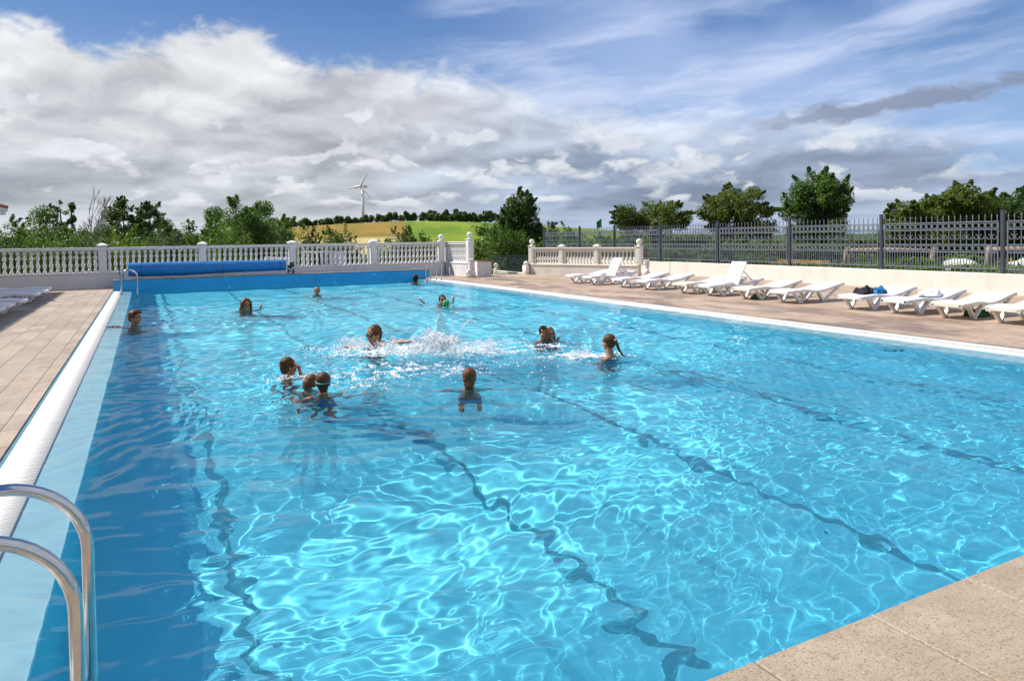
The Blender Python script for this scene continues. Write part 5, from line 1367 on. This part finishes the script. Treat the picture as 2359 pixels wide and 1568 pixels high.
for o in [basin]+lines+ledges: o.cycles.is_caustics_receiver = True
print('water', XX.shape, 'slope', np.abs(np.gradient(ZW[:200], axis=1)/.021).std())

# ================================================================== SPLASH AND FOAM
def drops(P, Rr, name, label, matl):
    P = np.asarray(P, float); Rr = np.asarray(Rr, float)
    o6 = np.array([(1, 0, 0), (-1, 0, 0), (0, 1, 0), (0, -1, 0), (0, 0, 1), (0, 0, -1)], float)
    f8 = np.array([(0, 2, 4), (2, 1, 4), (1, 3, 4), (3, 0, 4), (2, 0, 5), (1, 2, 5), (3, 1, 5), (0, 3, 5)])
    rs = np.random.default_rng(1); st = .7+.7*rs.random((len(P), 1, 3))
    v = (P[:, None]+o6[None]*Rr[:, None, None]*st).reshape(-1, 3); f = (f8[None]+6*np.arange(len(P))[:, None, None]).reshape(-1, 3)
    return tag(link(name, np_mesh(name, v, f, matl, True)), label, 'splash', kind='stuff')
fm = bpy.data.materials.new('foam_white'); fm.use_nodes = True; b = fm.node_tree.nodes['Principled BSDF']
b.inputs['Base Color'].default_value = (.90, .92, .93, 1); b.inputs['Roughness'].default_value = .35; b.inputs['Subsurface Weight'].default_value = .0; b.inputs['IOR'].default_value = 1.33
r = np.random.default_rng(8)
def px_noise(x, y, f, s): return np.array([mnoise.noise(Vector((a*f, b_*f*1.0, s))) for a, b_ in zip(x, y)])
FP, FR = [], []
# foam patches: centre (pixels), half extents in metres along x / y of the pool, count, density threshold
for (cx_, cy_, ra, rb, n_, th_) in [(985, 806, 1.35, .50, 15000, .02), (850, 800, .75, .35, 4500, .03), (1110, 806, .75, .30, 3000, .08), (870, 860, 1.0, .40, 4000, .10), (960, 845, 1.5, .65, 7000, .12), (1330, 818, .55, .28, 3200, .02), (690, 868, .45, .22, 1500, .05), (1262, 795, .50, .22, 1400, .03), (1165, 790, .6, .25, 900, .08), (820, 885, .45, .2, 900, .1)]:
    c = at_z(cx_, cy_, 0); q = r.normal(size=(n_, 2))*.55
    x = c.x+(q[:, 0]*ra)*math.cos(YAW)+(q[:, 1]*rb)*math.sin(YAW); y = c.y-(q[:, 0]*ra)*math.sin(YAW)+(q[:, 1]*rb)*math.cos(YAW)
    k = np.abs(px_noise(x, y, 3.1, 1.0)) + .6*np.abs(px_noise(x, y, 9.0, 4.0)); keep = k < .20-th_+.22*r.random(n_)**2
    x, y = x[keep], y[keep]; FP.append(np.stack([x, y, water_h(x, y)+WLEV+.003*r.random(len(x))], -1)); FR.append(.0040+.010*r.random(len(x))**3)
FP = np.concatenate(FP); FR = np.concatenate(FR); print('foam', len(FP))
drops(FP, FR, 'foam', 'white foam and bubbles on the stirred water among the bathers', fm)
SP, SR = [], []
def jet(px, py, n, vx, vy, vz, spread, size, along=1.0, t0=0):
    c = at_z(px, py, 0); t = r.random(n)*along*(2*vz/9.8); w = r.normal(size=(n, 3))*spread*(.3+t[:, None]*3)
    vr_ = np.array(CR); vf_ = np.array((CF.x, CF.y, 0))
    p = np.array([c.x, c.y, 0])[None]+vr_[None]*(vx*t)[:, None]+vf_[None]*(vy*t)[:, None]+np.array([0, 0, 1.])[None]*(vz*t-4.9*t*t)[:, None]+w
    SP.append(p); SR.append(size*1.45*(.40+1.0*r.random(n)**2.5))
rj = random.Random(12)
for k in range(60):      # main plume
    a = rj.gauss(0, 1); jet(1008+a*30, 800+rj.uniform(-8, 12), rj.randint(70, 170), rj.gauss(0, .36)-.05*a, rj.gauss(0, .25), rj.uniform(.8, 2.35)*math.exp(-.14*a*a), rj.uniform(.012, .035), .0062, rj.uniform(.45, .95))
for k in range(15):      # connected strings of water
    a = rj.gauss(0, 1); jet(1008+a*34, 800, 240, rj.gauss(0, .45), rj.gauss(0, .25), rj.uniform(1.4, 3.2)*math.exp(-.10*a*a), .0030, .0058, rj.uniform(.35, .62))
for k in range(90): jet(rj.uniform(860, 1160), 806+rj.uniform(-16, 18), rj.randint(50, 120), rj.gauss(0, .6), rj.gauss(0, .35), rj.uniform(.35, 1.5), rj.uniform(.02, .05), .0050, 1)
for k in range(30): jet(rj.uniform(860, 1150), 808+rj.uniform(-12, 12), 150, rj.gauss(0, .9), rj.gauss(0, .4), rj.uniform(.4, 1.3), .0035, .0048, .9)
for k in range(26): jet(rj.uniform(785, 855), 795+rj.uniform(-10, 12), rj.randint(40, 100), rj.gauss(-.4, .5), rj.gauss(0, .2), rj.uniform(.5, 1.4), .03, .0048, 1)
for k in range(16): jet(rj.uniform(1290, 1370), 818+rj.uniform(-10, 8), rj.randint(40, 90), rj.gauss(0, .4), rj.gauss(0, .2), rj.uniform(.4, 1.0), .03, .0045, 1)
for k in range(12): jet(rj.uniform(640, 715), 870, 40, rj.gauss(0, .3), 0, rj.uniform(.3, .8), .03, .0042, 1)
jet(1055, 775, 150, .9, 1.2, 2.2, .010, .006, .8)
c = at_z(1010, 800, 0)
st = np.array([c.x, c.y, 0])[None]+np.stack([r.normal(size=260)*1.3, r.normal(size=260)*.9, np.abs(r.normal(size=260))*.55], -1); SP.append(st); SR.append(.004+.004*r.random(260))
SP = np.concatenate(SP); SR = np.concatenate(SR); k = SP[:, 2] > -.03
drops(SP[k], SR[k], 'splash', 'tall white splash of droplets thrown up in the middle of the bathers', fm)
